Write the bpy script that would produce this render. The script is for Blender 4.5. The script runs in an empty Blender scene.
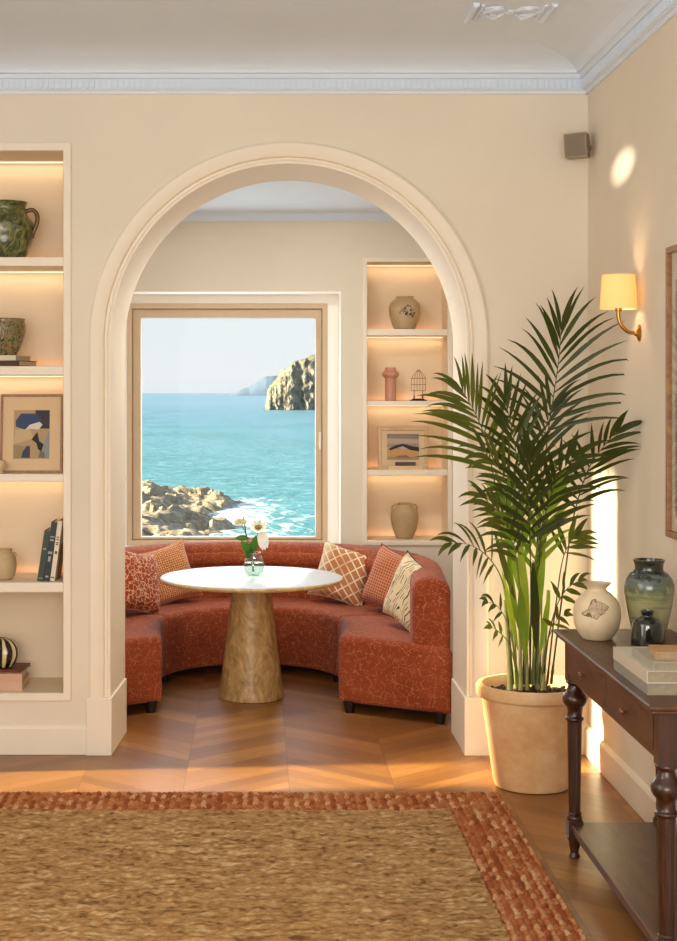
import bpy, bmesh, math, random
import numpy as np
from mathutils import Vector, Matrix, noise as mnoise
from mathutils.geometry import tessellate_polygon
random.seed(7)
R = math.radians; PI = math.pi; V = Vector
SC = bpy.context.scene
COL = SC.collection
F = 1500.0; VX, VY, EH = 258.0, 392.0, 1.65

def P(x, y, Y):
    return V(((x - VX) * Y / F, Y, EH - (y - VY) * Y / F))

def lin(h):
    h = h.lstrip('#')
    c = [int(h[i:i + 2], 16) / 255 for i in (0, 2, 4)]
    return tuple((v / 12.92 if v <= .04045 else ((v + .055) / 1.055) ** 2.4) for v in c) + (1,)

# ---------------------------------------------------------------- node helper
class NT:
    def __init__(s, name):
        s.m = bpy.data.materials.new(name); s.m.use_nodes = True
        s.t = s.m.node_tree; s.t.nodes.clear()
        s.out = s.t.nodes.new('ShaderNodeOutputMaterial')
    def n(s, typ, ins=None, **kw):
        nd = s.t.nodes.new('ShaderNode' + typ)
        for k, v in kw.items(): setattr(nd, k, v)
        for k, v in (ins or {}).items(): s.set(nd.inputs[k], v)
        return nd
    def set(s, inp, v):
        if isinstance(v, bpy.types.NodeSocket): s.t.links.new(v, inp)
        elif isinstance(v, bpy.types.Node): s.t.links.new(v.outputs[0], inp)
        else: inp.default_value = v
    def math(s, op, a, b=None, c=None):
        ins = {0: a}
        if b is not None: ins[1] = b
        if c is not None: ins[2] = c
        return s.n('Math', ins, operation=op).outputs[0]
    def coord(s, scale=(1, 1, 1), rot=(0, 0, 0), which='Object', loc=(0, 0, 0)):
        tc = s.n('TexCoord')
        return s.n('Mapping', {'Vector': tc.outputs[which], 'Scale': scale, 'Rotation': rot, 'Location': loc}).outputs[0]
    def world(s):
        return s.n('NewGeometry').outputs['Position']
    def noise(s, vec, scale, detail=3, rough=.5, dist=0):
        return s.n('TexNoise', {'Vector': vec, 'Scale': scale, 'Detail': detail, 'Roughness': rough, 'Distortion': dist})
    def ramp(s, fac, stops, interp='LINEAR'):
        r = s.n('ValToRGB', {'Fac': fac}); cr = r.color_ramp; cr.interpolation = interp
        while len(cr.elements) < len(stops): cr.elements.new(.5)
        for e, (p, c) in zip(cr.elements, stops):
            e.position = p; e.color = lin(c) if isinstance(c, str) else (c, c, c, 1)
        return r.outputs[0]
    def mix(s, fac, a, b, bt='MIX'):
        m = s.n('Mix', None, data_type='RGBA', blend_type=bt)
        s.set(m.inputs[0], fac)
        s.set(m.inputs[6], lin(a) if isinstance(a, str) else a)
        s.set(m.inputs[7], lin(b) if isinstance(b, str) else b)
        return m.outputs[2]
    def bump(s, h, strength=.3, dist=.01):
        return s.n('Bump', {'Height': h, 'Strength': strength, 'Distance': dist}).outputs[0]
    def glassfac(s, ior):
        return s.math('MULTIPLY', s.n('Fresnel', {'IOR': ior}).outputs[0], s.math('SUBTRACT', 1.0, s.n('NewGeometry').outputs['Backfacing']))
    def bsdf(s, **k):
        b = s.n('BsdfPrincipled')
        for kk, v in k.items():
            kk = {'color': 'Base Color', 'rough': 'Roughness', 'metal': 'Metallic', 'normal': 'Normal', 'coat': 'Coat Weight',
                  'coatr': 'Coat Roughness', 'trans': 'Transmission Weight', 'ior': 'IOR', 'spec': 'Specular IOR Level',
                  'sheen': 'Sheen Weight', 'em': 'Emission Color', 'ems': 'Emission Strength', 'alpha': 'Alpha'}[kk]
            s.set(b.inputs[kk], lin(v) if isinstance(v, str) else v)
        s.t.links.new(b.outputs[0], s.out.inputs[0])
        return b
    def surf(s, sock):
        s.t.links.new(sock if isinstance(sock, bpy.types.NodeSocket) else sock.outputs[0], s.out.inputs[0])

def simple(name, col, rough=.5, metal=0, var=.08, scale=8, bumps=0.1, bscale=60, **k):
    t = NT(name); v = t.coord()
    n = t.noise(v, scale, 4)
    c2 = t.mix(t.math('MULTIPLY', n.outputs[0], 1), col, tuple(min(1, x * (1 - 2 * var)) for x in lin(col)[:3]) + (1,))
    bn = t.noise(v, bscale, 3)
    t.bsdf(color=c2, rough=rough, metal=metal, normal=t.bump(bn.outputs[0], bumps, .003), **k)
    return t.m

def emis(name, col, st):
    t = NT(name); t.surf(t.n('Emission', {'Color': lin(col), 'Strength': st})); return t.m

# ---------------------------------------------------------------- mesh helpers
def box(bm, x0, x1, y0, y1, z0, z1, M=None):
    vs = [bm.verts.new((x, y, z)) for x in (x0, x1) for y in (y0, y1) for z in (z0, z1)]
    for f in ((0, 1, 3, 2), (4, 6, 7, 5), (0, 4, 5, 1), (2, 3, 7, 6), (0, 2, 6, 4), (1, 5, 7, 3)):
        bm.faces.new([vs[i] for i in f])
    if M is not None:
        for v in vs: v.co = M @ v.co
    return vs
def NB(): return bmesh.new()
def lathe(bm, prof, c=(0, 0, 0), n=40, flute=None, M=None, cap=True, sx=1, sy=1):
    rings = []
    for r, z in prof:
        ring = []
        for i in range(n):
            a = 2 * PI * i / n
            rr = r
            if flute and flute[0] <= z <= flute[1]: rr = r * (1 - flute[3] * (0.5 + .5 * math.cos(flute[2] * a)))
            p = V((rr * math.cos(a) * sx, rr * math.sin(a) * sy, z))
            if M is not None: p = M @ p
            ring.append(bm.verts.new(p + V(c)))
        rings.append(ring)
    for a, b in zip(rings, rings[1:]):
        for i in range(n):
            bm.faces.new((a[i], a[(i + 1) % n], b[(i + 1) % n], b[i]))
    if cap:
        if prof[0][0] > 1e-5: bm.faces.new(rings[0][::-1])
        if prof[-1][0] > 1e-5: bm.faces.new(rings[-1])
    return rings
def smoothprof(pts, n=6):
    """Catmull-Rom through profile points"""
    out = []
    for i in range(len(pts) - 1):
        p0 = pts[max(i - 1, 0)]; p1 = pts[i]; p2 = pts[i + 1]; p3 = pts[min(i + 2, len(pts) - 1)]
        for k in range(n):
            t = k / n
            out.append(tuple(.5 * ((2 * p1[j]) + (-p0[j] + p2[j]) * t + (2 * p0[j] - 5 * p1[j] + 4 * p2[j] - p3[j]) * t * t + (-p0[j] + 3 * p1[j] - 3 * p2[j] + p3[j]) * t ** 3) for j in range(len(p1))))
    out.append(tuple(pts[-1]))
    return out
def tube(bm, pts, rad, n=8, cap=True):
    pts = [V(p) for p in pts]; k = len(pts)
    rs = rad if isinstance(rad, (list, tuple)) else [rad] * k
    up = V((0, 0, 1)); rings = []; prev = None
    for i, p in enumerate(pts):
        d = (pts[min(i + 1, k - 1)] - pts[max(i - 1, 0)]).normalized()
        if prev is None:
            a = d.cross(up)
            if a.length < .1: a = d.cross(V((1, 0, 0)))
        else:
            a = prev - d * prev.dot(d)
        a.normalize(); prev = a; b = d.cross(a)
        rings.append([bm.verts.new(p + (a * math.cos(2 * PI * j / n) + b * math.sin(2 * PI * j / n)) * rs[i]) for j in range(n)])
    for r0, r1 in zip(rings, rings[1:]):
        for j in range(n): bm.faces.new((r0[j], r0[(j + 1) % n], r1[(j + 1) % n], r1[j]))
    if cap: bm.faces.new(rings[0][::-1]); bm.faces.new(rings[-1])
def prism(bm, outer, holes, f0, f1):
    """polygon with holes, front verts f0(p), back verts f1(p)"""
    loops = [outer] + holes
    flat = [p for l in loops for p in l]
    tris = tessellate_polygon([[V((p[0], p[1], 0)) for p in l] for l in loops])
    a = [bm.verts.new(f0(p)) for p in flat]; b = [bm.verts.new(f1(p)) for p in flat]
    for t in tris:
        try: bm.faces.new([a[i] for i in t]); bm.faces.new([b[i] for i in t][::-1])
        except ValueError: pass
    o = 0
    for l in loops:
        n = len(l)
        for i in range(n):
            j = (i + 1) % n
            try: bm.faces.new((a[o + i], b[o + i], b[o + j], a[o + j]))
            except ValueError: pass
        o += n

def finish(name, bm, mat, parent=None, smooth=None, bevel=0, bseg=2, loc=None, sub=0):
    if isinstance(bm, bpy.types.Mesh): me = bm
    else:
        bmesh.ops.remove_doubles(bm, verts=bm.verts, dist=1e-6)
        bmesh.ops.recalc_face_normals(bm, faces=bm.faces)
        me = bpy.data.meshes.new(name); bm.to_mesh(me); bm.free()
    o = bpy.data.objects.new(name, me); COL.objects.link(o)
    if mat: me.materials.append(mat)
    if parent is not None:
        w = wloc(parent)
        me.transform(Matrix.Translation(-w)); o.parent = parent
    elif loc is not None:
        me.transform(Matrix.Translation(-V(loc))); o.location = loc
    if bevel:
        m = o.modifiers.new('bevel', 'BEVEL'); m.width = bevel; m.segments = bseg; m.limit_method = 'ANGLE'; m.angle_limit = R(40); m.harden_normals = False
    if sub:
        m = o.modifiers.new('sub', 'SUBSURF'); m.levels = sub; m.render_levels = sub
    if smooth is not None:
        for p in me.polygons: p.use_smooth = True
        if smooth < 180:
            try: me.set_sharp_from_angle(angle=R(smooth))
            except Exception: pass
    return o
def wloc(o):
    l = V((0, 0, 0))
    while o is not None: l = l + o.location; o = o.parent
    return l
def tag(o, label, cat, group=None, kind=None):
    if label: o['label'] = label
    if cat: o['category'] = cat
    if group: o['group'] = group
    if kind: o['kind'] = kind
    return o
def thing(name, loc, label, cat, group=None):
    o = bpy.data.objects.new(name, None); COL.objects.link(o); o.location = loc; o.empty_display_size = .05
    return tag(o, label, cat, group)
def struct(name, bm, mat, **k):
    o = finish(name, bm, mat, **k); o['kind'] = 'structure'; return o

# ---------------------------------------------------------------- materials
def wall_mat(name, col, s=1.0):
    t = NT(name); v = t.world()
    n1 = t.noise(v, 1.3, 4, .55); n2 = t.noise(v, 9, 4, .6)
    c = t.mix(t.ramp(n1.outputs[0], [(.35, 0), (.65, 1)]), col, tuple(x * .93 for x in lin(col)[:3]) + (1,))
    c = t.mix(t.math('MULTIPLY', n2.outputs[0], .25), c, tuple(min(1, x * 1.05) for x in lin(col)[:3]) + (1,))
    t.bsdf(color=c, rough=.75, spec=.3, normal=t.bump(t.noise(v, 22, 5, .6).outputs[0], .12 * s, .01))
    return t.m
M_WALL = wall_mat('wall_limewash', 'E5DAC7')
M_TRIM = simple('trim_paint', 'EEE2CE', .5, var=.03, bumps=.03)
M_NICHE = simple('niche_paint', 'E6D3B6', .6, var=.03, bumps=.04)
M_CEIL = simple('ceiling_paint', 'DBE8F6', .7, var=.03, bumps=.05)
M_WHITE = simple('window_reveal_paint', 'FBF7EE', .55, var=.03, bumps=.03)
M_WFRAME = simple('window_frame_paint', 'C9AE8E', .5, var=.06, bumps=.04)

def floor_mat():
    t = NT('chevron_parquet'); v = t.world(); s = t.n('SeparateXYZ', {0: v})
    x, y = s.outputs[0], s.outputs[1]
    W, PW = .44, .105
    fx = t.math('DIVIDE', t.math('ADD', x, 20.11), W)
    ci = t.math('FLOOR', fx); fr = t.math('FRACT', fx)
    par = t.math('MODULO', ci, 2.0)
    tt = t.math('ABSOLUTE', t.math('SUBTRACT', fr, par))
    vv = t.math('ADD', y, t.math('MULTIPLY', tt, W * .85))
    pv = t.math('DIVIDE', t.math('ADD', vv, 20), PW)
    pi_ = t.math('FLOOR', pv); pf = t.math('FRACT', pv)
    cell = t.n('CombineXYZ', {0: ci, 1: pi_, 2: 0.0})
    wn = t.n('TexWhiteNoise', {'Vector': cell})
    # grain coords: along plank / across plank
    al = t.math('MULTIPLY', fr, W * 1.4)
    gv = t.n('CombineXYZ', {0: al, 1: t.math('MULTIPLY', pv, PW * 9), 2: t.math('MULTIPLY', wn.outputs[0], 31.0)})
    g = t.noise(gv.outputs[0], 9, 5, .6, .6)
    g2 = t.noise(gv.outputs[0], 34, 3, .5)
    base = t.ramp(wn.outputs[0], [(0, '6C3E18'), (.35, '82501F'), (.7, '945E29'), (1, 'AC7636')])
    c = t.mix(t.ramp(g.outputs[0], [(.35, 0), (.7, .55)]), base, '70401C')
    c = t.mix(t.math('MULTIPLY', g2.outputs[0], .2), c, 'D9A468')
    # joints
    e = t.math('MINIMUM', t.math('MINIMUM', pf, t.math('SUBTRACT', 1.0, pf)), t.math('MULTIPLY', t.math('MINIMUM', fr, t.math('SUBTRACT', 1.0, fr)), W / PW))
    j = t.math('LESS_THAN', e, .014)
    c = t.mix(t.math('MULTIPLY', j, .6), c, '4A2A12')
    b = t.bump(t.math('SUBTRACT', t.math('MULTIPLY', g.outputs[0], .3), t.math('MULTIPLY', j, .8)), .15, .004)
    t.bsdf(color=c, rough=t.math('ADD', .26, t.math('MULTIPLY', g.outputs[0], .16)), normal=b, coat=.04, coatr=.16, spec=.4)
    return t.m
M_FLOOR = floor_mat()

def wood(name, c1, c2, rough=.4, scale=3, stretch=(1, 8, 8), rot=(0, 0, 0), coat=0.0, dist=1.5):
    t = NT(name); v = t.coord(scale=stretch, rot=rot)
    n = t.noise(v, scale, 6, .6, dist); n2 = t.noise(v, scale * 6, 4, .6)
    c = t.ramp(t.math('ADD', t.math('MULTIPLY', n.outputs[0], .75), t.math('MULTIPLY', n2.outputs[0], .25)), [(.35, c1), (.68, c2)])
    t.bsdf(color=c, rough=rough, coat=coat, coatr=.12, normal=t.bump(n2.outputs[0], .08, .003))
    return t.m
M_MAHOG = wood('dark_mahogany', '3A2010', '683E1E', .42, 2.5, (6, 1, 6), coat=.05)
M_MAHOGV = wood('dark_mahogany_turned', '24120A', '4C2612', .32, 2.5, (6, 6, 1), coat=.25)
M_TABLEW = wood('pale_burl_wood', '8E6A38', 'D2AE74', .42, 2.6, (2.4, 2.4, 1.5), coat=.05, dist=4.5)
M_FRAMEW = wood('oak_frame', '7A5230', 'AD7C4C', .45, 4, (5, 5, 5))
M_FRAMEP = wood('pale_frame', 'BE9A70', 'D8B88C', .5, 4, (5, 5, 5))
M_BRASS = simple('aged_brass', 'C08A3E', .25, 1, .12, 20, .03)
M_BLACK = simple('black_metal', '1C1815', .45, .4)
M_FOOT = simple('dark_wood_foot', '1E120C', .4)
M_PAPER = simple('book_pages', 'D9C7A4', .8, var=.1, scale=90)

def sofa_mat(name, c1, c2, line, scale=13, amt=.55, solid=False):
    t = NT(name); v = t.coord()
    s = t.n('SeparateXYZ', {0: v})
    # short angular strokes: thin cell outlines of two sizes, broken up
    def strokes(sc, wid, th, off):
        vv_ = t.n('Mapping', {'Vector': v, 'Location': (off, off * .7, 0), 'Scale': (1, 1, 1.25)}).outputs[0]
        vo = t.n('TexVoronoi', {'Vector': vv_, 'Scale': sc, 'Randomness': .85}, feature='DISTANCE_TO_EDGE', distance='EUCLIDEAN')
        l = t.math('LESS_THAN', vo.outputs[0], wid)
        bk = t.noise(vv_, sc * 2.6, 1, .4)
        return t.math('MULTIPLY', l, t.math('GREATER_THAN', bk.outputs[0], th))
    m = t.math('MAXIMUM', t.math('MAXIMUM', strokes(scale, .014, .46, 0), strokes(scale * 1.6, .022, .52, 3.3)), strokes(scale * 2.8, .045, .60, 7.1))
    n = t.noise(v, 5, 4, .6); f = t.noise(v, 160, 2)
    c = t.mix(t.ramp(n.outputs[0], [(.3, 0), (.7, 1)]), c1, c2)
    c = t.mix(t.math('MULTIPLY', m, amt), c, line)
    h = t.math('ADD', t.math('MULTIPLY', f.outputs[0], .5), t.math('MULTIPLY', m, .35))
    t.bsdf(color=c, rough=.8, sheen=.08, spec=.2, normal=t.bump(h, .35, .003))
    return t.m
M_SOFA = sofa_mat('rust_patterned_velvet', '84371A', '9E4A28', 'D2905E', 11, .42)

def led(name, st): return emis(name, 'FFC98A', st)
M_LED = emis('warm_light_strip', 'FFDDAE', 1.6)

# ================================================================ SETTING
WY, WT = 6.837, .443        # arch wall front, thickness
XR = 1.504; XL = -2.0; YB = -1.6
ZC = 3.18
# arch wall with arch opening and bookcase recess
acx, acz, ar = .139, 1.88, .811
bcx, br = .1505, .7955
NS = 48
arch = [(-.672, 0)] + [(acx - ar * math.cos(PI * i / NS), acz + ar * math.sin(PI * i / NS)) for i in range(NS + 1)] + [(.95, 0)]
amap = {}
archb = [(-.645, 0)] + [(bcx - br * math.cos(PI * i / NS), acz + br * math.sin(PI * i / NS)) for i in range(NS + 1)] + [(.946, 0)]
for p, q in zip(arch, archb): amap[(round(p[0], 5), round(p[1], 5))] = q
outer = [(XL - .2, 0)] + arch + [(XR + .2, 0), (XR + .2, 3.4), (XL - .2, 3.4)]
NX0, NX1 = -1.55, (63.5 - VX) / 219.4     # bookcase opening
NZ0, NZ1 = EH - (692.7 - VY) / 219.4, EH + (VY - 151) / 219.4
hole = [(NX0 - .012, NZ0 - .012), (NX1 + .012, NZ0 - .012), (NX1 + .012, NZ1 + .012), (NX0 - .012, NZ1 + .012)]
bm = NB()
prism(bm, outer, [hole], lambda p: (p[0], WY, p[1]),
      lambda p: (lambda q: (q[0], WY + WT, q[1]))(amap.get((round(p[0], 5), round(p[1], 5)), p)))
struct('wall_back', bm, M_WALL)

# alcove walls
AX0, AX1, AYB, AZ = -1.5, 1.6, 9.5, 2.777
WX0, WX1 = -.93, .526
WZ1 = EH + 100.5 / 157.9; WZ0 = .60
AN0, AN1 = (367 - VX) / 157.9, (447.5 - VX) / 157.9
AQ0, AQ1 = EH - (540.5 - VY) / 157.9, EH + (VY - 262) / 157.9
AWT = .40
bm = NB()
prism(bm, [(AX0 - .1, 0), (AX1 + .1, 0), (AX1 + .1, 3.0), (AX0 - .1, 3.0)],
      [[(WX0, WZ0), (WX1, WZ0), (WX1, WZ1), (WX0, WZ1)],
       [(AN0 - .01, AQ0 - .01), (AN1 + .01, AQ0 - .01), (AN1 + .01, AQ1 + .01), (AN0 - .01, AQ1 + .01)]],
      lambda p: (p[0], AYB, p[1]), lambda p: (p[0], AYB + AWT, p[1]))
struct('wall_alcove_back', bm, M_WALL)
bm = NB(); box(bm, AX0 - .2, AX0, WY + WT, AYB, 0, 3.0); struct('wall_alcove_left', bm, M_WALL)
bm = NB(); box(bm, AX1, AX1 + .2, WY + WT, AYB, 0, 3.0); struct('wall_alcove_right', bm, M_WALL)
bm = NB(); box(bm, AX0, AX1, WY + WT, AYB, AZ, AZ + .2); struct('ceiling_alcove', bm, M_CEIL)
# alcove cornice
bm = NB()
cs = [(0, 0), (.018, .0), (.03, .012), (.035, .03), (.045, .05), (.05, .06), (0, .06)]
for (a, b) in zip(cs, cs[1:]):
    pass
def crown(bm, x0, x1, y, prof, z, axis='x', sgn=-1):
    ends = []
    for e in (x0, x1):
        if axis == 'x': ends.append([bm.verts.new((e, y + sgn * d, z + h)) for d, h in prof])
        else: ends.append([bm.verts.new((y + sgn * d, e, z + h)) for d, h in prof])
    n = len(prof)
    for i in range(n): bm.faces.new((ends[0][i], ends[0][(i + 1) % n], ends[1][(i + 1) % n], ends[1][i]))
    bm.faces.new(ends[0][::-1]); bm.faces.new(ends[1])
crown(bm, AX0, AX1, AYB, [(0, 0), (.012, .002), (.02, .012), (.035, .03), (.04, .05), (0, .05)], AZ - .05)
struct('trim_4', bm, M_CEIL)
# floor & ceiling & other walls
bm = NB(); box(bm, XL - .2, XR + .4, YB - .2, 9.9, -.1, 0); struct('floor', bm, M_FLOOR)
bm = NB(); box(bm, XL - .2, XR + .2, YB - .2, WY, ZC, ZC + .2); struct('ceiling', bm, M_CEIL)
bm = NB(); box(bm, XR, XR + .2, YB, WY, 0, ZC); struct('wall_right', bm, M_WALL)
# left wall with a tall glazed door opening near the arch wall
bm = NB()
LW = [[(6.03, .05), (6.44, .05), (6.44, 2.75), (6.03, 2.75)]]
prism(bm, [(YB, 0), (WY, 0), (WY, ZC), (YB, ZC)], LW, lambda p: (XL, p[0], p[1]), lambda p: (XL - .2, p[0], p[1]))
struct('wall_left', bm, M_WALL)
bm = NB()
prism(bm, [(XL, 0), (XR, 0), (XR, ZC), (XL, ZC)], [[(-1.8, .5), (1.2, .5), (1.2, 2.6), (-1.8, 2.6)]],
      lambda p: (p[0], YB, p[1]), lambda p: (p[0], YB - .2, p[1]))
struct('wall_front', bm, M_WALL)

# cornice: dentil band + cove, arch wall and right wall
CZ = EH + (VY - 93.5) / 219.4
band = [(0, -.004), (.012, -.004), (.016, .01), (.03, .012), (.034, .058), (.044, .062), (.05, .078), (.065, .082)]
cove = [(.065 + .36 * (1 - math.cos(PI / 2 * i / 12)), .082 + (ZC - CZ - .082) * math.sin(PI / 2 * i / 12)) for i in range(1, 13)]
prof = band + cove + [(cove[-1][0], ZC - CZ + .03), (0, ZC - CZ + .03)]
bm = NB(); crown(bm, XL, XR, WY, prof, CZ)
for i in range(int((XR - XL) / .026)):
    x = XR - .05 - i * .026
    box(bm, x, x + .014, WY - .043, WY - .03, CZ + .016, CZ + .054)
struct('trim_5', bm, M_CEIL)
bm = NB(); crown(bm, YB, WY, XR, prof, CZ, 'y')
for i in range(150):
    y = WY - .05 - i * .026
    box(bm, XR - .043, XR - .03, y - .014, y, CZ + .016, CZ + .054)
struct('trim_6', bm, M_CEIL)

# arch moulding
def sweep_arch(bm, prof, z0):
    """prof: (radial offset from opening edge, protrusion)"""
    rings = []
    path = [('L', z0)] + [('A', PI * i / 64) for i in range(65)] + [('R', z0)]
    for k, s in path:
        ring = []
        for d, h in prof:
            r = ar + d
            if k == 'L': p = (acx - r, WY - h, s)
            elif k == 'R': p = (acx + r, WY - h, s)
            else: p = (acx - r * math.cos(s), WY - h, acz + r * math.sin(s))
            ring.append(bm.verts.new(p))
        rings.append(ring)
    n = len(prof)
    for a, b in zip(rings, rings[1:]):
        for i in range(n): bm.faces.new((a[i], a[(i + 1) % n], b[(i + 1) % n], b[i]))
    bm.faces.new(rings[0]); bm.faces.new(rings[-1][::-1])
bm = NB()
sweep_arch(bm, [(0, -.002), (0, .010), (.010, .012), (.014, .006), (.026, .006), (.030, .020), (.038, .026), (.088, .028), (.098, .020), (.100, -.002)], .262)
struct('trim_1', bm, M_TRIM, smooth=35)
for nm, a, b, rx in (('trim_2', -.779, -.672, -1), ('trim_3', .945, 1.050, 1)):
    bm = NB(); pz = .262
    box(bm, a, b, WY - .034, WY + .001, 0, pz)
    q = -.645 if rx < 0 else .946
    e = b if rx < 0 else a
    s = .008 * -rx
    # plinth along the reveal
    vs = box(bm, 0, 1, 0, 1, 0, pz)
    for v in vs:
        x, y = v.co.x, v.co.y
        v.co.y = WY - .034 + y * (WT + .034)
        xf = e + (q - e) * y
        v.co.x = xf + (s if x > .5 else -s * .5)
    struct(nm, bm, M_TRIM, bevel=.003)
# baseboards
def base(nm, fn):
    bm = NB(); fn(bm); struct(nm, bm, M_TRIM, bevel=.004)
bp = [(0, 0), (.020, 0), (.020, .118), (.014, .128), (.006, .136), (0, .136)]
base('baseboard_back_left', lambda bm: crown(bm, XL, -.779, WY, bp, 0))
base('baseboard_back_right', lambda bm: crown(bm, 1.05, XR, WY, bp, 0))
base('baseboard_right', lambda bm: crown(bm, YB, WY - .02, XR, bp, 0, 'y'))

# ---------------- window in the alcove
GY = AYB + .30
bm = NB()
def ring_frame(bm, x0, x1, z0, z1, w, y0, y1, wt=None, wb=None):
    wt = wt or w; wb = wb or w
    prism(bm, [(x0, z0), (x1, z0), (x1, z1), (x0, z1)], [[(x0 + w, z0 + wb), (x1 - w, z0 + wb), (x1 - w, z1 - wt), (x0 + w, z1 - wt)]],
          lambda p: (p[0], y0, p[1]), lambda p: (p[0], y1, p[1]))
k = F / (GY - .06)
fx0, fx1 = (127 - VX) / k, (327.5 - VX) / k
fz1, fz0 = EH + (VY - 303.5) / k, EH - (545.5 - VY) / k
# white painted lining of the opening
bm = NB(); prism(bm, [(WX0 + .0, WZ0 + .0), (WX1, WZ0), (WX1, WZ1), (WX0, WZ1)], [[(fx0, fz0), (fx1, fz0), (fx1, fz1), (fx0, fz1)]],
                 lambda p: (p[0], GY - .05, p[1]), lambda p: (p[0], AYB + AWT - .01, p[1]))
for (x0, x1, z0, z1) in ((WX0 - .0, WX0 + .004, WZ0, WZ1), (WX1 - .004, WX1, WZ0, WZ1), (WX0, WX1, WZ1 - .004, WZ1), (WX0, WX1, WZ0, WZ0 + .004)):
    box(bm, x0, x1, AYB - .003, GY - .05, z0, z1)
struct('trim_7', bm, M_WHITE)
bm = NB(); ring_frame(bm, fx0, fx1, fz0, fz1, .034, GY - .07, GY + .05)
wf = struct('window_1', bm, M_WFRAME, bevel=.004)
kk = F / (GY - .05)
gx0, gx1 = (141 - VX) / kk, (315.5 - VX) / kk; gz1, gz0 = EH + (VY - 318) / kk, EH - (537 - VY) / kk
bm = NB(); prism(bm, [(fx0 + .036, fz0 + .036), (fx1 - .036, fz0 + .036), (fx1 - .036, fz1 - .036), (fx0 + .036, fz1 - .036)],
                 [[(gx0, gz0), (gx1, gz0), (gx1, gz1), (gx0, gz1)]], lambda p: (p[0], GY - .05, p[1]), lambda p: (p[0], GY + .03, p[1]))
sash = finish('window_sash', bm, M_WFRAME, wf, bevel=.005)
bm = NB()
hx = (320 - VX) / kk
box(bm, hx - .009, hx + .009, GY - .06, GY - .05, EH - (446 - VY) / kk, EH - (432 - VY) / kk)
box(bm, hx - .005, hx + .005, GY - .085, GY - .06, EH - (437 - VY) / kk, EH - (433 - VY) / kk)
box(bm, hx - .006, hx + .006, GY - .092, GY - .080, EH - (449 - VY) / kk, EH - (433 - VY) / kk)
finish('handle', bm, simple('white_handle', 'E4D6C4', .35), wf, bevel=.002)
t = NT('clear_pane')
lw = t.glassfac(1.12)
t.surf(t.n('MixShader', {0: lw, 1: t.n('BsdfTransparent', {0: (.985, .99, .985, 1)}), 2: t.n('BsdfGlossy', {'Roughness': .02})}))
M_PANE = t.m
bm = NB(); box(bm, gx0 - .005, gx1 + .005, GY - .012, GY - .004, gz0 - .005, gz1 + .005)
finish('window_pane', bm, M_PANE, wf)
SUN_E, REAR_E, SIDE_E, ALC_E, WIN_E = 17.5, 184.0, 57.0, 27.0, 22.0
# ================================================================ OUTSIDE
SEA = -6.0
def grid_mesh(name, xs, ys, fz, mat, warp=None, **k):
    X, Y = np.meshgrid(xs, ys); nx, ny = len(xs), len(ys)
    co = []
    for j in range(ny):
        for i in range(nx):
            co.append(fz(float(X[j, i]), float(Y[j, i])))
    fs = [(j * nx + i, j * nx + i + 1, (j + 1) * nx + i + 1, (j + 1) * nx + i) for j in range(ny - 1) for i in range(nx - 1)]
    me = bpy.data.meshes.new(name); me.from_pydata(co, [], fs)
    return me
def nz(x, y, z=0, o=4, h=.9): return mnoise.fractal(V((x, y, z)), h, 2.1, o)

t = NT('sea_water'); v = t.world(); s = t.n('SeparateXYZ', {0: v})
mp = t.n('Mapping', {'Vector': v, 'Scale': (.05, .035, 1)}).outputs[0]
pn = t.noise(mp, 1.0, 4, .6)
mp2 = t.n('Mapping', {'Vector': v, 'Scale': (.45, .40, 1)}).outputs[0]
pn2 = t.noise(mp2, 1.0, 5, .65)
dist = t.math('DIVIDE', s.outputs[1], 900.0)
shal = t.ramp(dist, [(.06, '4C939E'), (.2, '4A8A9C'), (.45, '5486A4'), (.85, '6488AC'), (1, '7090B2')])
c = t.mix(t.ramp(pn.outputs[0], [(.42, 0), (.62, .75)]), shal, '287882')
c = t.mix(t.ramp(pn2.outputs[0], [(.5, 0), (.72, .55)]), c, 'A4CCCC')
# foam near the near rocks
fx = t.math('SUBTRACT', s.outputs[0], -2.5); fy = t.math('SUBTRACT', s.outputs[1], 92.0)
dd = t.math('SQRT', t.math('ADD', t.math('POWER', t.math('MULTIPLY', fx, .16), 2.0), t.math('POWER', t.math('MULTIPLY', fy, .045), 2.0)))
fn = t.noise(t.n('Mapping', {'Vector': v, 'Scale': (.8, .22, 1)}).outputs[0], 1.0, 6, .7, 1.2)
fo = t.ramp(t.math('SUBTRACT', t.math('ADD', fn.outputs[0], .12), t.math('MULTIPLY', dd, .26)), [(.44, 0), (.56, 1)])
c = t.mix(fo, c, 'F4FBFA')
w1 = t.noise(t.n('Mapping', {'Vector': v, 'Scale': (.5, .5, 1)}).outputs[0], 1.0, 6, .65, .5)
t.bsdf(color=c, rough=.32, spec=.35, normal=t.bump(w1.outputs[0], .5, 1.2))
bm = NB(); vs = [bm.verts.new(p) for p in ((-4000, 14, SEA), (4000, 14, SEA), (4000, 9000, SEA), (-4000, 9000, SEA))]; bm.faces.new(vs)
o = finish('sea', bm, t.m); tag(o, 'turquoise sea with rippled waves outside the window', 'sea'); o['kind'] = 'structure'

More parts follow.
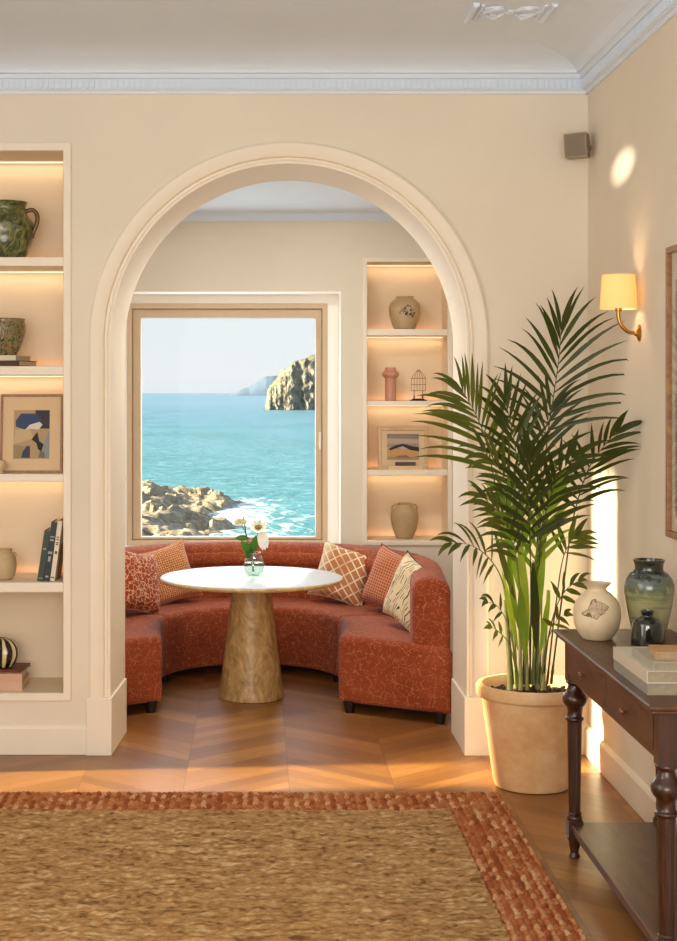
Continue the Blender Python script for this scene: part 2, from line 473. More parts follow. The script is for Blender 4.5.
def rockmat(name, a, b, c3, sc, green=None, top=1.0):
    t = NT(name); v = t.world()
    n = t.noise(v, sc, 8, .68, .4); n2 = t.noise(v, sc * 4.5, 6, .7)
    vo = t.n('TexVoronoi', {'Vector': t.n('Mapping', {'Vector': v, 'Scale': (1, 1, .6)}).outputs[0], 'Scale': sc * 1.6}, feature='DISTANCE_TO_EDGE')
    c = t.ramp(t.math('ADD', t.math('MULTIPLY', n.outputs[0], .7), t.math('MULTIPLY', n2.outputs[0], .3)), [(.36, a), (.5, b), (.66, c3)])
    c = t.mix(t.ramp(vo.outputs[0], [(0, .55), (.06, 0)]), c, a)
    if green:
        g = t.n('SeparateXYZ', {0: t.n('NewGeometry').outputs['Normal']})
        m = t.math('MULTIPLY', t.ramp(g.outputs[2], [(.35, 0), (.7, 1)]), t.ramp(n.outputs[0], [(.4, 0), (.55, 1)]))
        c = t.mix(m, c, green)
    h = t.math('ADD', t.math('ADD', n.outputs[0], t.math('MULTIPLY', n2.outputs[0], .5)), t.math('MULTIPLY', vo.outputs[0], .4))
    t.bsdf(color=c, rough=.85, spec=.2, normal=t.bump(h, .9, 1.2 / sc * .12))
    return t.m
M_ROCK = rockmat('shore_rock', '786450', 'B39F82', 'D8CCB6', .9)
M_CLIFF = rockmat('cliff_rock', '5C5146', '928678', 'BCB2A2', .22, '6F7A52')
M_HAZE = simple('far_headland_haze_tint', '5E7086', .95, var=.06, scale=.01, bumps=0)  # distance haze put into the headland's base colour

# near rocks: a ledge running out from the left
def shore(x, y):
    px = VX + x * F / y
    # top height follows the outline in the photo
    tip = -1.2 - .03 * max(0, y - 84)
    d = tip - x                                  # distance inland of the tip
    prof_ = (1 - math.exp(-max(d, 0) * .30)) * 1.75 - .45 if d > -3 else -2
    edge = min(1, max(0, (112 + 1.5 * nz(x * .2, 3) - y) / 7)) * min(1, max(0, (y - 60) / 8))
    h = (prof_ + 1.1) * edge - 1.1
    h += .75 * nz(x * .28, y * .13, 1.3, 5, .8) * (.4 + .6 * edge)
    st = .55
    hs = math.floor(h / st) * st + st * min(1, max(0, (h / st - math.floor(h / st)) * 2.2))
    h = .35 * h + .65 * hs
    h += .12 * nz(x * 1.3, y * .9, 4, 3)
    return (x + .25 * nz(x, y * .3, 9, 2), y, SEA + h)
me = grid_mesh('shore_rocks', np.linspace(-26, 2.5, 230), np.linspace(58, 122, 200), shore, None)
o = finish('shore_rocks', me, M_ROCK, loc=(-8, 90, SEA), smooth=30)
tag(o, 'low pale brown rocks washed by foam at the bottom left of the window view', 'rocks')

def cliff(x, y):
    # x from 3 to 70, silhouette heights from the photo at distance 640
    pts = [(3.0, -8), (3.6, -5), (4.2, 1), (5.5, 2.5), (8, 5), (10.5, 8.5), (13, 10.5), (15.5, 13), (20, 14.2), (24, 16), (40, 22), (70, 26)]
    xx = x - .9 + 1.2 * nz(x * .2, y * .05, 5, 4)
    h = pts[0][1]
    for (a, ha), (b, hb) in zip(pts, pts[1:]):
        if a <= xx <= b: h = ha + (hb - ha) * (xx - a) / (b - a); break
        if xx > b: h = hb
    fr = min(1, max(0, (y - 636 - 1.5 * nz(x * .25, 1, 2, 4) - .8 * nz(x * .8, 7, 2, 3)) / 7))
    bk = min(1, max(0, (760 - y) / 40))
    z = SEA - 2 + (h - SEA + 2 + EH) * (fr ** .55) * bk + 1.1 * nz(x * .22, y * .22, 3, 5, .7) * fr
    return (x + .9 * nz(y * .4, z * .35, 5, 4), y + 1.4 * nz(x * .35, z * .3, 8, 4), z)
ys = np.concatenate([np.linspace(634, 646, 110), np.linspace(647, 762, 60)])
me = grid_mesh('sea_cliff', np.linspace(2.5, 80, 260), ys, cliff, None)
o = finish('sea_cliff', me, M_CLIFF, loc=(30, 690, SEA), smooth=35)
tag(o, 'craggy pale cliff with green on top at the right of the window view', 'cliff')

def headl(x, y):
    u = (x + 50) / 110
    pts = [(-.1, -8), (0, 0), (.12, 8), (.3, 14), (.45, 26), (.6, 36), (.75, 37), (1, 36), (1.6, 40), (2.4, 10), (2.8, -8)]
    h = -8
    for (a, ha), (b, hb) in zip(pts, pts[1:]):
        if a <= u <= b: h = ha + (hb - ha) * (u - a) / (b - a)
    e = math.sin(PI * min(1, max(0, (y - 3000) / 400)))
    return (x, y, SEA - 2 + (h + 7 + 2 * nz(x * .05, y * .01)) * e ** .6)
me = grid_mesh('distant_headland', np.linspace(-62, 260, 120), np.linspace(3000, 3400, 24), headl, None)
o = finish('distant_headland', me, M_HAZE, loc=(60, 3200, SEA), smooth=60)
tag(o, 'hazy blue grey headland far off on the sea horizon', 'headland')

# ================================================================ BOOKCASES
def bookcase(name, label, x0, x1, z0, z1, y, depth, shelves, fr, lit, fth):
    """shelves: list of (top z, front face height)"""
    th = thing(name, ((x0 + x1) / 2, y, z0), label, 'bookcase')
    bm = NB(); prism(bm, [(x0 - fr, z0 - fr), (x1 + fr, z0 - fr), (x1 + fr, z1 + fr), (x0 - fr, z1 + fr)], [[(x0, z0), (x1, z0), (x1, z1), (x0, z1)]],
                     lambda p: (p[0], y - fth, p[1]), lambda p: (p[0], y + .012, p[1]))
    finish('frame', bm, M_TRIM, th, bevel=.004)
    bm = NB(); g = .008
    box(bm, x0 - g, x0, y + .012, y + depth, z0 - g, z1 + g); box(bm, x1, x1 + g, y + .012, y + depth, z0 - g, z1 + g)
    box(bm, x0, x1, y + .012, y + depth, z0 - g, z0); box(bm, x0, x1, y + .012, y + depth, z1, z1 + g)
    finish('side_panel', bm, M_NICHE, th)
    bm = NB(); box(bm, x0 - g, x1 + g, y + depth, y + depth + .008, z0 - g, z1 + g); finish('back_panel', bm, M_NICHE, th)
    for zt, hf in shelves:
        bm = NB(); box(bm, x0, x1, y + .002, y + depth, zt - hf, zt); finish('shelf', bm, M_TRIM, th, bevel=.003)
    tops = [z1] + [zt - hf for zt, hf in shelves]
    bots = [zt for zt, hf in shelves] + [z0]
    for i, (a, b) in enumerate(zip(tops, bots)):
        if i in lit:
            bm = NB(); box(bm, x0 + .004, x1 - .004, y + depth - .055, y + depth - .040, a - .006, a - .0005)
            finish('light_strip', bm, M_LED, th)
            L = bpy.data.lights.new('shelf_light', 'AREA'); L.shape = 'RECTANGLE'; L.size = x1 - x0 - .03; L.size_y = .012
            L.energy = LED_W * (x1 - x0); L.color = (1, .72, .44)
            o = bpy.data.objects.new('shelf_light', L); COL.objects.link(o)
            o.location = ((x0 + x1) / 2, y + depth - .047, a - .008); o.rotation_euler = (R(12), 0, 0)
            # low glow strip at the back of the shelf
            L = bpy.data.lights.new('shelf_glow', 'AREA'); L.shape = 'RECTANGLE'; L.size = x1 - x0 - .03; L.size_y = .01
            L.energy = LED_W * .3 * (x1 - x0); L.color = (1, .45, .18)
            o = bpy.data.objects.new('shelf_glow', L); COL.objects.link(o)
            o.location = ((x0 + x1) / 2, y + depth - .022, b + .006); o.rotation_euler = (R(180 - 25), 0, 0)
    return th
LED_W = .42
def zf(y_, Y): return EH - (y_ - VY) * Y / F
bookcase('built_in_bookcase', 'tall cream recessed bookcase at the left edge with lit shelves of pottery and books', NX0, NX1, NZ0, NZ1, WY, .37,
         [(zf(257, WY), zf(257, WY) - zf(266, WY)), (zf(366, WY), zf(366, WY) - zf(375, WY)), (zf(474, WY), zf(474, WY) - zf(481.5, WY)), (zf(582.5, WY), zf(582.5, WY) - zf(592.5, WY))],
         .036, (0, 1, 2, 3), .014)
bookcase('built_in_bookcase', 'narrow lit recessed bookcase in the alcove wall right of the window', AN0, AN1, AQ0, AQ1, AYB, .30,
         [(zf(329, AYB), zf(329, AYB) - zf(335.5, AYB)), (zf(401, AYB), zf(401, AYB) - zf(405.5, AYB)), (zf(470, AYB), zf(470, AYB) - zf(475.5, AYB))],
         .030, (0, 1, 2, 3), .014)
S = {1: zf(257, WY), 2: zf(366, WY), 3: zf(474, WY), 4: zf(582.5, WY), 5: NZ0}
T = {1: zf(329, AYB), 2: zf(401, AYB), 3: zf(470, AYB), 4: AQ0}

# ================================================================ POTTERY
def glaze(name, c1, c2, c3, scale=12, rough=.25, dist=1.0, bumps=.2, bs=30, spec=.5, coat=.3):
    t = NT(name); v = t.coord(); n = t.noise(v, scale, 5, .6, dist); n2 = t.noise(v, bs, 4, .6)
    c = t.ramp(n.outputs[0], [(.38, c1), (.5, c2), (.62, c3)])
    t.bsdf(color=c, rough=rough, coat=coat, spec=spec, normal=t.bump(n2.outputs[0], bumps, .004)); return t.m
M_JUG = glaze('green_relief_glaze', '2E3018', '5A6236', '8A8252', 15, .3, 2.5, .9, 26)
M_BROWNG = simple('brown_glaze', '6B4A22', .3, bumps=.2)
M_BOWL = glaze('mottled_floral_glaze', '231C14', 'A08A5E', '3D5238', 16, .25, 3.2, .3)
M_STONE = simple('speckled_stoneware', 'D2B88E', .55, var=.12, scale=40, bumps=.2)


# jug
jx, jy = (6 - VX) * 6.985 / F, 6.985
th = thing('jug', (jx, jy, S[1]), 'green relief glazed jug with brown handle on the top shelf of the left bookcase', 'jug')
pr = smoothprof([(.088, 0), (.097, .02), (.118, .08), (.128, .14), (.122, .175), (.102, .208), (.090, .228), (.091, .245), (.097, .262), (.100, .268)])
pr += [(.092, .268), (.084, .25), (.082, .225), (.02, .20)]
bm = NB(); lathe(bm, pr, (jx, jy, S[1]), 56)
for v_ in bm.verts:   # raised ornament
    d = V((v_.co.x - jx, v_.co.y - jy, 0)); z = v_.co.z - S[1]
    if d.length > .1 and z < .2:
        n_ = mnoise.noise(V((d.x, d.y, z)) * 24); v_.co += d.normalized() * .007 * n_
finish('jug_body', bm, M_JUG, th, smooth=60)
bm = NB(); tube(bm, smoothprof([V((jx + .092, jy, S[1] + .225)), V((jx + .125, jy, S[1] + .232)), V((jx + .146, jy, S[1] + .205)), V((jx + .142, jy, S[1] + .165)), V((jx + .126, jy, S[1] + .125)), V((jx + .119, jy, S[1] + .10))], 5), .0105, 10)
finish('handle', bm, M_BROWNG, th, smooth=60)
# bowl on books, shelf 2
def slab_book(name, cx, cy, z, w, d, h, rot, cover, label, cat='book', group=None, pages=M_PAPER, spine='-y'):
    th = thing(name, (cx, cy, z), label, cat, group); M = Matrix.Translation((cx, cy, z)) @ Matrix.Rotation(R(rot), 4, 'Z')
    c = .003
    bm = NB(); box(bm, -w / 2, w / 2, -d / 2, d / 2, 0, c, M); box(bm, -w / 2, w / 2, -d / 2, d / 2, h - c, h, M)
    if spine == '-y': box(bm, -w / 2, w / 2, -d / 2, -d / 2 + c, c, h - c, M)
    elif spine == '-x': box(bm, -w / 2, -w / 2 + c, -d / 2, d / 2, c, h - c, M)
    finish('cover', bm, cover, th)
    bm = NB(); i = .005
    if spine == '-y': box(bm, -w / 2 + i, w / 2 - i, -d / 2 + c, d / 2 - i, c, h - c, M)
    else: box(bm, -w / 2 + c, w / 2 - i, -d / 2 + i, d / 2 - i, c, h - c, M)
    finish('pages', bm, pages, th)
    return th
def cov(col, rough=.5): return simple('book_cover_' + col, col, rough, var=.05, bumps=.03)
zb = S[2]
slab_book('book', (-6 - VX) * 6.97 / F, 6.98, zb, .34, .22, .025, -14, cov('4A2C1E'), 'dark brown hardback lying flat under a pale book on the left bookcase')
slab_book('book', (-8 - VX) * 6.97 / F, 6.975, zb + .0255, .31, .20, .024, -12, cov('DCCFB4'), 'thin pale book lying under the painted bowl on the left bookcase')
bx = (3 - VX) * 6.98 / F; zt = zb + .050
th = thing('painted_bowl', (bx, 6.975, zt), 'mottled brown and green painted pottery bowl standing on two flat books', 'bowl')
bm = NB(); pr = smoothprof([(.055, 0), (.064, .004), (.088, .05), (.103, .10), (.106, .135), (.101, .160), (.103, .172)]) + [(.096, .172), (.095, .15), (.092, .10), (.06, .02), (.0, .015)]
lathe(bm, pr, (bx, 6.975, zt), 48); finish('bowl_body', bm, M_BOWL, th, smooth=60)
bm = NB()
for s_ in (-1,):
    tube(bm, smoothprof([V((bx - .008 + .03 * math.cos(a), 6.975 - .096 - .012 * math.sin(a) * 0 - .012, zt + .10 + .038 * math.sin(a))) for a in [2 * PI * i / 14 for i in range(15)]], 2), .007, 8, False)
finish('ring_handle', bm, M_BOWL, th, smooth=60)

# framed pictures
def framed(name, label, cx, cy, z, w, h, bw, tilt, fmat, matcol, img, iw, ih, ioff=0, yaw=0, depth=.018, glass=True):
    th = thing(name, (cx, cy, z), label, 'picture')
    M = Matrix.Translation((cx, cy, z)) @ Matrix.Rotation(R(yaw), 4, 'Z') @ Matrix.Rotation(R(-tilt), 4, 'X')
    bm = NB(); prism(bm, [(-w / 2, 0), (w / 2, 0), (w / 2, h), (-w / 2, h)], [[(-w / 2 + bw, bw), (w / 2 - bw, bw), (w / 2 - bw, h - bw), (-w / 2 + bw, h - bw)]],
                     lambda p: M @ V((p[0], 0, p[1])), lambda p: M @ V((p[0], depth, p[1])))
    finish('frame', bm, fmat, th, bevel=.002)
    bm = NB(); box(bm, -w / 2 + bw, w / 2 - bw, depth * .5, depth * .8, bw, h - bw, M)
    finish('mount', bm, simple('mount_board', matcol, .8, var=.03, bumps=.03), th)
    z0 = (h - ih) / 2 + ioff
    build_art(img, -iw / 2, iw / 2, z0, z0 + ih, depth * .5 - .0012, M, th)
    return th
def poly(bm, pts, y, M, y2=None):
    y2 = y + .0008 if y2 is None else y2
    prism(bm, pts, [], lambda p: M @ V((p[0], y, p[1])), lambda p: M @ V((p[0], y2, p[1])))
def build_art(img, x0, x1, z0, z1, y, M, th):
    w, h = x1 - x0, z1 - z0
    for i, (col, pts) in enumerate(img):
        bm = NB(); poly(bm, [(x0 + a * w, z0 + b * h) for a, b in pts], y - i * .0004, M)
        finish('print' if i == 0 else 'print_shape', bm, simple('ink_' + col, col, .7, var=.08, bumps=.03), th)
def circ(cx, cz, rx, rz, a0=0, a1=360, n=20): return [(cx + rx * math.cos(R(a0 + (a1 - a0) * i / n)), cz + rz * math.sin(R(a0 + (a1 - a0) * i / n))) for i in range(n if a1 - a0 >= 360 else n + 1)]
full = [(0, 0), (1, 0), (1, 1), (0, 1)]
abst = [('B99A72', full), ('33323A', [(.62, .62), (1, .62), (1, 1), (.6, 1)]), ('C9AD86', [(0, .3), (.55, .42), (.45, .62), (.05, .6)]),
        ('2F4468', [(.05, .78), (.2, .93), (.62, .93), (.78, .8), (.6, .68), (.3, .6), (.06, .66)]),
        ('D9D3C4', [(.3, .58), (.45, .7), (.72, .76), (.8, .7), (.7, .6), (.42, .62)]),
        ('1B1B22', [(.5, .4), (.66, .55), (.72, .36), (.84, .3), (.78, .15), (.68, .2), (.64, .32)]),
        ('8C949C', [(.82, .02), (1, .02), (1, .58), (.86, .36)]),
        ('3A4254', [(.22, .02), (.46, .02), (.46, .27), (.36, .26), (.26, .15)]),
        ('9A8B68', [(.0, .0), (.2, .02), (.3, .26), (.0, .29)]),
        ('6E6E64', [(.7, .02), (.88, .02), (.86, .14), (.74, .17)])]
fw, fh = 63 / 217., 80 / 217.
framed('framed_picture', 'wood framed abstract print of blue, black and tan shapes on the left bookcase shelf', (31 - VX) * 6.93 / F, 6.925, S[3], fw, fh * .99, .011, 5, M_FRAMEW,
       'DDBF96', abst, 36 / 217., 49 / 217., -.004)
# small brass curl bowl
x_ = (1 - VX) * 6.88 / F
th = thing('small_dish', (x_, 6.875, S[3]), 'small tan footed dish in front of the abstract print', 'dish')
bm = NB(); lathe(bm, [(.012, 0), (.016, .002), (.010, .012), (.020, .022), (.024, .04), (.018, .055), (.020, .06), (.015, .06), (.013, .05), (.018, .038), (0, .02)], (x_, 6.875, S[3]), 28)
finish('dish_body', bm, M_STONE, th, smooth=60)
bm = NB(); tube(bm, [V((x_ + .019 + .012 * math.sin(a), 6.875, S[3] + .036 + .014 * math.cos(a))) for a in [PI * i / 8 for i in range(9)]], .003, 6); finish('handle', bm, M_STONE, th, smooth=60)
# shelf 4 jar
x_ = (1 - VX) * 6.96 / F
th = thing('stoneware_jar', (x_, 6.96, S[4]), 'small round beige stoneware jar left of the leaning books', 'jar')
bm = NB(); lathe(bm, smoothprof([(.045, 0), (.06, .012), (.071, .05), (.071, .085), (.062, .115), (.052, .128), (.054, .14)]) + [(.047, .14), (.045, .125), (.0, .10)], (x_, 6.96, S[4]), 40)
finish('jar_body', bm, M_STONE, th, smooth=60)
bm = NB(); tube(bm, [V((x_ + .058 + .014 * math.sin(a), 6.955, S[4] + .115 + .010 * math.cos(a))) for a in [PI * i / 8 for i in range(9)]], .004, 6); finish('handle', bm, M_STONE, th, smooth=60)
# leaning books
def lean_book(label, xb, xt, h, w, cover, band=None, deep=.17, y0=6.875, mark=None):
    """xb / xt: px of bottom-left and top-left corner"""
    X0 = (xb - VX) * y0 / F; X1 = (xt - VX) * y0 / F; a = math.atan2(X1 - X0, h)
    th = thing('book', (X0, y0, S[4]), label, 'book')
    lift = w * math.sin(a)
    M = Matrix.Translation((X0, y0, S[4] + lift)) @ Matrix.Rotation(a, 4, 'Y')
    c = .0028
    bm = NB(); box(bm, 0, c, 0, deep, 0, h, M); box(bm, w - c, w, 0, deep, 0, h, M); box(bm, c, w - c, 0, c, 0, h, M); finish('cover', bm, cover, th)
    bm = NB(); box(bm, c, w - c, c, deep - .004, .004, h - .004, M); finish('pages', bm, M_PAPER, th)
    if mark:
        ink = simple('spine_ink', band, .5)
        for z0, z1, ww in mark:
            bm = NB(); box(bm, w * (.5 - ww / 2), w * (.5 + ww / 2), -.0008, .0002, h * z0, h * z1, M); finish('spine_print', bm, ink, th)
    return th
lean_book('dark green hardback, shortest of the leaning books', 37.0, 44.5, .232, .027, cov('2E3A28'), '8E9A78', mark=[(.62, .66, .5), (.05, .07, .7)])
lean_book('black hardback with grey lettering leaning between the green and white books', 43.2, 51.5, .272, .028, cov('17191B'), 'A9A9A2', mark=[(.74, .76, .7), (.68, .71, .6), (.46, .5, .7), (.33, .42, .4), (.06, .09, .5)], y0=6.878)
lean_book('white spined book leaning beside the black book', 50.0, 57.8, .277, .021, cov('E6D9C2'), '5A4A3E', mark=[(.60, .62, .5), (.63, .65, .5), (.68, .70, .5), (.72, .74, .5), (.45, .5, .5), (.05, .07, .8)], y0=6.881)
lean_book('reddish brown book leaning against the right side of the left bookcase', 55.0, 60.6, .274, .013, cov('7A3420'), y0=6.95, deep=.12)
# bottom compartment
slab_book('book', (-6 - VX) * 6.99 / F, 6.99, S[5], .30, .225, .040, 0, cov('D2A98C'), 'pale pink book at the bottom of the stack under the striped gourd')
slab_book('book', (-7 - VX) * 6.99 / F, 6.985, S[5] + .0405, .30, .225, .038, 2, cov('CBA183'), 'pale tan book second in the stack under the striped gourd')
slab_book('book', (0 - VX) * 7.0 / F, 7.01, S[5] + .079, .24, .18, .012, -8, cov('6A2E1C'), 'thin dark red book on top of the stack under the striped gourd')
x_ = (1 - VX) * 6.99 / F
th = thing('gourd_vase', (x_, 6.98, S[5] + .0915), 'black and cream striped ribbed gourd vase on the bottom shelf', 'vase')
t = NT('striped_gourd_glaze'); v = t.coord(); s = t.n('SeparateXYZ', {0: v})
an = t.math('ARCTAN2', s.outputs[1], s.outputs[0]); w_ = t.math('SINE', t.math('ADD', t.math('MULTIPLY', an, 10.0), t.math('MULTIPLY', t.noise(v, 18, 3).outputs[0], 1.6)))
t.bsdf(color=t.ramp(w_, [(.30, '1E1710'), (.42, '6E5526'), (.52, 'D2C49E')]), rough=.2, coat=.6)
bm = NB(); rg = lathe(bm, smoothprof([(.03, 0), (.062, .008), (.086, .05), (.084, .09), (.062, .122), (.034, .134), (.022, .136)]) + [(.014, .130), (0, .12)], (x_, 6.98, S[5] + .0915), 80, flute=(-1, 9, 10, .10))
finish('vase_body', bm, t.m, th, smooth=60)
for v_ in th.children[0].data.vertices: pass

# back shelves ------------------------------------------------------------
BY = 9.64
M_POT = simple('sandy_stoneware', 'C5A67C', .6, var=.16, scale=14, bumps=.3)
x_ = (404.5 - VX) * BY / F
th = thing('painted_vase', (x_, BY, T[1]), 'rounded stoneware vase with dark painted motif on the top alcove shelf', 'vase')
t = NT('painted_motif_glaze'); v = t.coord(); n = t.noise(v, 26, 3, .5, 2.5); s = t.n('SeparateXYZ', {0: v})
dz = t.math('ABSOLUTE', t.math('SUBTRACT', s.outputs[2], .11)); dx = t.math('ABSOLUTE', t.math('SUBTRACT', s.outputs[0], .012))
ins = t.math('LESS_THAN', t.math('ADD', t.math('ADD', t.math('MULTIPLY', dz, 1.3), dx), t.math('MULTIPLY', t.math('SUBTRACT', t.noise(v, 20, 2).outputs[0], .5), .12)), .058); fr_ = t.math('LESS_THAN', s.outputs[1], 0.0)
mk = t.math('MULTIPLY', t.math('MULTIPLY', ins, fr_), t.ramp(n.outputs[0], [(.50, 0), (.53, 1)]))
base_ = t.mix(t.noise(v, 12, 4).outputs[0], 'CDB38A', 'A98B62')
t.bsdf(color=t.mix(mk, base_, '3A2E22'), rough=.45, normal=t.bump(n.outputs[0], .1, .003))
bm = NB(); lathe(bm, smoothprof([(.062, 0), (.074, .02), (.096, .09), (.100, .135), (.090, .172), (.066, .196), (.055, .203), (.058, .214)]) + [(.05, .214), (.046, .2), (0, .18)], (x_, BY, T[1]), 44)
finish('vase_body', bm, t.m, th, smooth=60)
x_ = (390.5 - VX) * BY / F
th = thing('column_vase', (x_, BY, T[2]), 'tall pink column vase with a hexagonal collar', 'vase')
M_PINK = simple('pink_glaze', 'C98E74', .4, var=.05)
bm = NB(); lathe(bm, [(.034, 0), (.036, .002), (.036, .145)], (x_, BY, T[2]), 28); finish('vase_body', bm, M_PINK, th, smooth=40)
bm = NB(); lathe(bm, [(.036, .143), (.056, .165), (.056, .178), (.036, .200), (.036, .215), (.028, .215), (.028, .16)], (x_, BY, T[2]), 6); finish('hexagonal_collar', bm, M_PINK, th, bevel=.003)
x_ = (418.5 - VX) * BY / F
th = thing('wire_sculpture', (x_, BY, T[2]), 'small dark wire cage sculpture on a black base beside the pink vase', 'sculpture')
bm = NB(); box(bm, x_ - .052, x_ + .05, BY - .03, BY + .03, T[2], T[2] + .008); box(bm, x_ - .04, x_ + .036, BY - .022, BY + .022, T[2] + .008, T[2] + .015); finish('base', bm, M_BLACK, th, bevel=.002)
bm = NB(); z_ = T[2] + .015
for dx in (-.028, .026):
    tube(bm, [(x_ + dx, BY, z_), (x_ + dx, BY, z_ + .055)], .0025, 6)
    lathe(bm, [(.001, 0), (.006, .006), (.005, .016), (.003, .022), (.001, .03)], (x_ + dx, BY, z_), 8)
for k_ in range(6):
    xx = -.045 + .018 * k_
    tube(bm, [(x_ + xx, BY, z_ + .05), (x_ + xx * 1.02, BY, z_ + .13), (x_ + xx * .5, BY, z_ + .165), (x_ + xx * .1, BY, z_ + .185)], .0014, 5)
for zz, ww in ((.05, .045), (.09, .046), (.13, .046)):
    tube(bm, [(x_ + ww * math.cos(a), BY + .02 * math.sin(a), z_ + zz) for a in [2 * PI * i / 16 for i in range(17)]], .0016, 5, False)
finish('wire_cage', bm, simple('bronze_wire', '8A5A3C', .5, .6), th)
land = [('A48A78', full), ('B9A390', [(0, .62), (1, .62), (1, .78), (0, .82)]), ('8F7C72', [(0, .85), (1, .8), (1, 1), (0, 1)]),
        ('C99B5C', [(0, .12), (1, .1), (1, .45), (.55, .4), (.3, .42), (0, .5)]), ('2A1D1A', [(.05, .42), (.25, .55), (.5, .62), (.8, .52), (1, .48), (1, .32), (.72, .38), (.5, .5), (.3, .45), (.1, .36)]),
        ('B8AFB0', [(.33, .47), (.5, .52), (.66, .42), (.5, .38)]), ('9A6A3C', [(.2, .08), (.75, .08), (.6, .18), (.35, .16)])]
framed('framed_picture', 'pale wood framed landscape print with a dark hill on the alcove shelf', (403 - VX) * BY / F, BY - .02, T[3], 50 / 155.6, 42 / 155.6, .022, 5, M_FRAMEP, 'D9BE98', land, 32 / 155.6, 26 / 155.6, .008)
x_ = (405.5 - VX) * 9.56 / F
slab_book('book', x_, 9.565, T[3], 34 / 157., .05, .024, 0, cov('DDB98C'), 'small pale book lying in front of the landscape print')
bm = NB(); box(bm, x_ - .065, x_ + .065, 9.548, 9.585, T[3] + .0245, T[3] + .047); o = finish('small_dark_box', bm, cov('4A3A38'), None, loc=(x_, 9.56, T[3] + .0245), bevel=.003)
tag(o, 'small dark box lying on the pale book in front of the landscape print', 'box')
x_ = (404.5 - VX) * BY / F
th = thing('amphora', (x_, BY, T[4]), 'sandy two handled clay amphora on the lowest alcove shelf', 'vase')
bm = NB(); lathe(bm, smoothprof([(.048, 0), (.056, .01), (.078, .07), (.089, .13), (.082, .175), (.056, .205), (.044, .215), (.046, .228)]) + [(.036, .228), (.033, .21), (0, .19)], (x_, BY, T[4]), 40); finish('vase_body', bm, M_POT, th, smooth=60)
for s_ in (-1, 1):
    bm = NB(); tube(bm, [V((x_ + s_ * (.050 + .030 * math.sin(a)), BY, T[4] + .196 + .024 * math.cos(a))) for a in [PI * 1.15 * i / 9 for i in range(10)]], .006, 8); finish('handle', bm, M_POT, th, smooth=60)
# ================================================================ SOFA
SCX, SCY = -.04, 8.28
def inner(u):
    """u in [-1,1]: left end to right end of the U"""
    return ring_pt(u, .500, .52, 7.73, .045)
def ring_pt(u, a, b, yend, flare):
    s = abs(u); sg = -1 if u < 0 else 1
    if s > .72:
        k_ = (s - .72) / .28
        return V((SCX + sg * (a - flare * k_), SCY + (yend - SCY) * k_, 0))
    ang = s / .72 * PI / 2
    return V((SCX + sg * a * math.sin(ang), SCY + b * math.cos(ang), 0))
def outerp(u): return ring_pt(u, 1.06, 1.14, 7.39, .062)
def sofa_sweep(sec, u0, u1, nu, rnd=.03, r0=True, r1=True):
    """sec: list of (w, z)"""
    cw = sum(p[0] for p in sec) / len(sec); cz = sum(p[1] for p in sec) / len(sec)
    hw = max(abs(p[0] - cw) for p in sec) * .56; hz = max(abs(p[1] - cz) for p in sec)
    ts = [0, .1, .3, .6, 1]
    us = []
    L = 4.2 / 2
    e = rnd / L
    def ins(d): return rnd * (1 - math.sqrt(max(0, 1 - (1 - d) ** 2)))
    st = [(u0 + e * d, ins(d) if r0 else 0) for d in ts[:-1]] + [(u0 + e + (u1 - u0 - 2 * e) * i / nu, 0) for i in range(nu + 1)] + [(u1 - e * d, ins(d) if r1 else 0) for d in ts[-2::-1]]
    bm = NB(); rings = []
    for u, d in st:
        a, b = inner(u), outerp(u); ring = []
        for w, z in sec:
            w2 = cw + (w - cw) * (1 - d / hw * .8); z2 = cz + (z - cz) * (1 - d / hz)
            p = a.lerp(b, w2); p.z = z2
            ring.append(bm.verts.new(p))
        rings.append(ring)
    n = len(sec)
    for A, B in zip(rings, rings[1:]):
        for i in range(n): bm.faces.new((A[i], A[(i + 1) % n], B[(i + 1) % n], B[i]))
    bm.faces.new(rings[0][::-1]); bm.faces.new(rings[-1])
    return bm
def rrect(w0, w1, z0, z1, rw, rz, n=5, bot=.3):
    pts = []
    for (cw_, cz_, a0, s_) in ((w1 - rw, z1 - rz, 0, 1), (w0 + rw, z1 - rz, 90, 1), (w0 + rw * bot, z0 + rz * bot, 180, bot), (w1 - rw * bot, z0 + rz * bot, 270, bot)):
        for i in range(n):
            a = R(a0 + 90 * i / (n - 1)); pts.append((cw_ + rw * s_ * math.cos(a), cz_ + rz * s_ * math.sin(a)))
    return pts
sofa = thing('curved_sofa', (SCX, SCY, 0), 'rust red patterned curved sectional sofa wrapping round the pedestal table', 'sofa')
seat_sec = rrect(0, 1.0, .052, .392, .07, .045)
back_sec = rrect(.655, .990, .30, .725, .15, .07, bot=.08)
US = (-1, -.56, .60, 1)
for a, b in zip(US, US[1:]):
    st = finish('seat', sofa_sweep(seat_sec, a + .001, b - .001, 26), M_SOFA, sofa, smooth=50)
    finish('backrest', sofa_sweep(back_sec, a + (.007 if a == -1 else .001), b - (.007 if b == 1 else .001), 26), M_SOFA, sofa, smooth=50)
    # horizontal top roll on the inside of the back
    pk = rrect(.625, .75, .585, .672, .05, .040, bot=1.0)
    finish('back_roll', sofa_sweep(pk, a + .003, b - .003, 26, .02) if abs(a) < .9 and abs(b) < .9 else sofa_sweep(pk, a + (.25 if a == -1 else .003), b - (.25 if b == 1 else .003), 26, .02), M_SOFA, sofa, smooth=50)
for u in (-.985, -.6, -.5, .5, .64, .985):
    for w in (.10, .9):
        p = inner(u).lerp(outerp(u), w)
        bm = NB(); lathe(bm, [(.022, 0), (.032, .06)], (p.x, p.y, 0), 18); finish('leg', bm, M_FOOT, sofa, smooth=50)
bm = sofa_sweep([(.12, .028), (.93, .028), (.93, .06), (.12, .07)], -.95, .95, 60, .001)
finish('plinth', bm, M_FOOT, sofa)

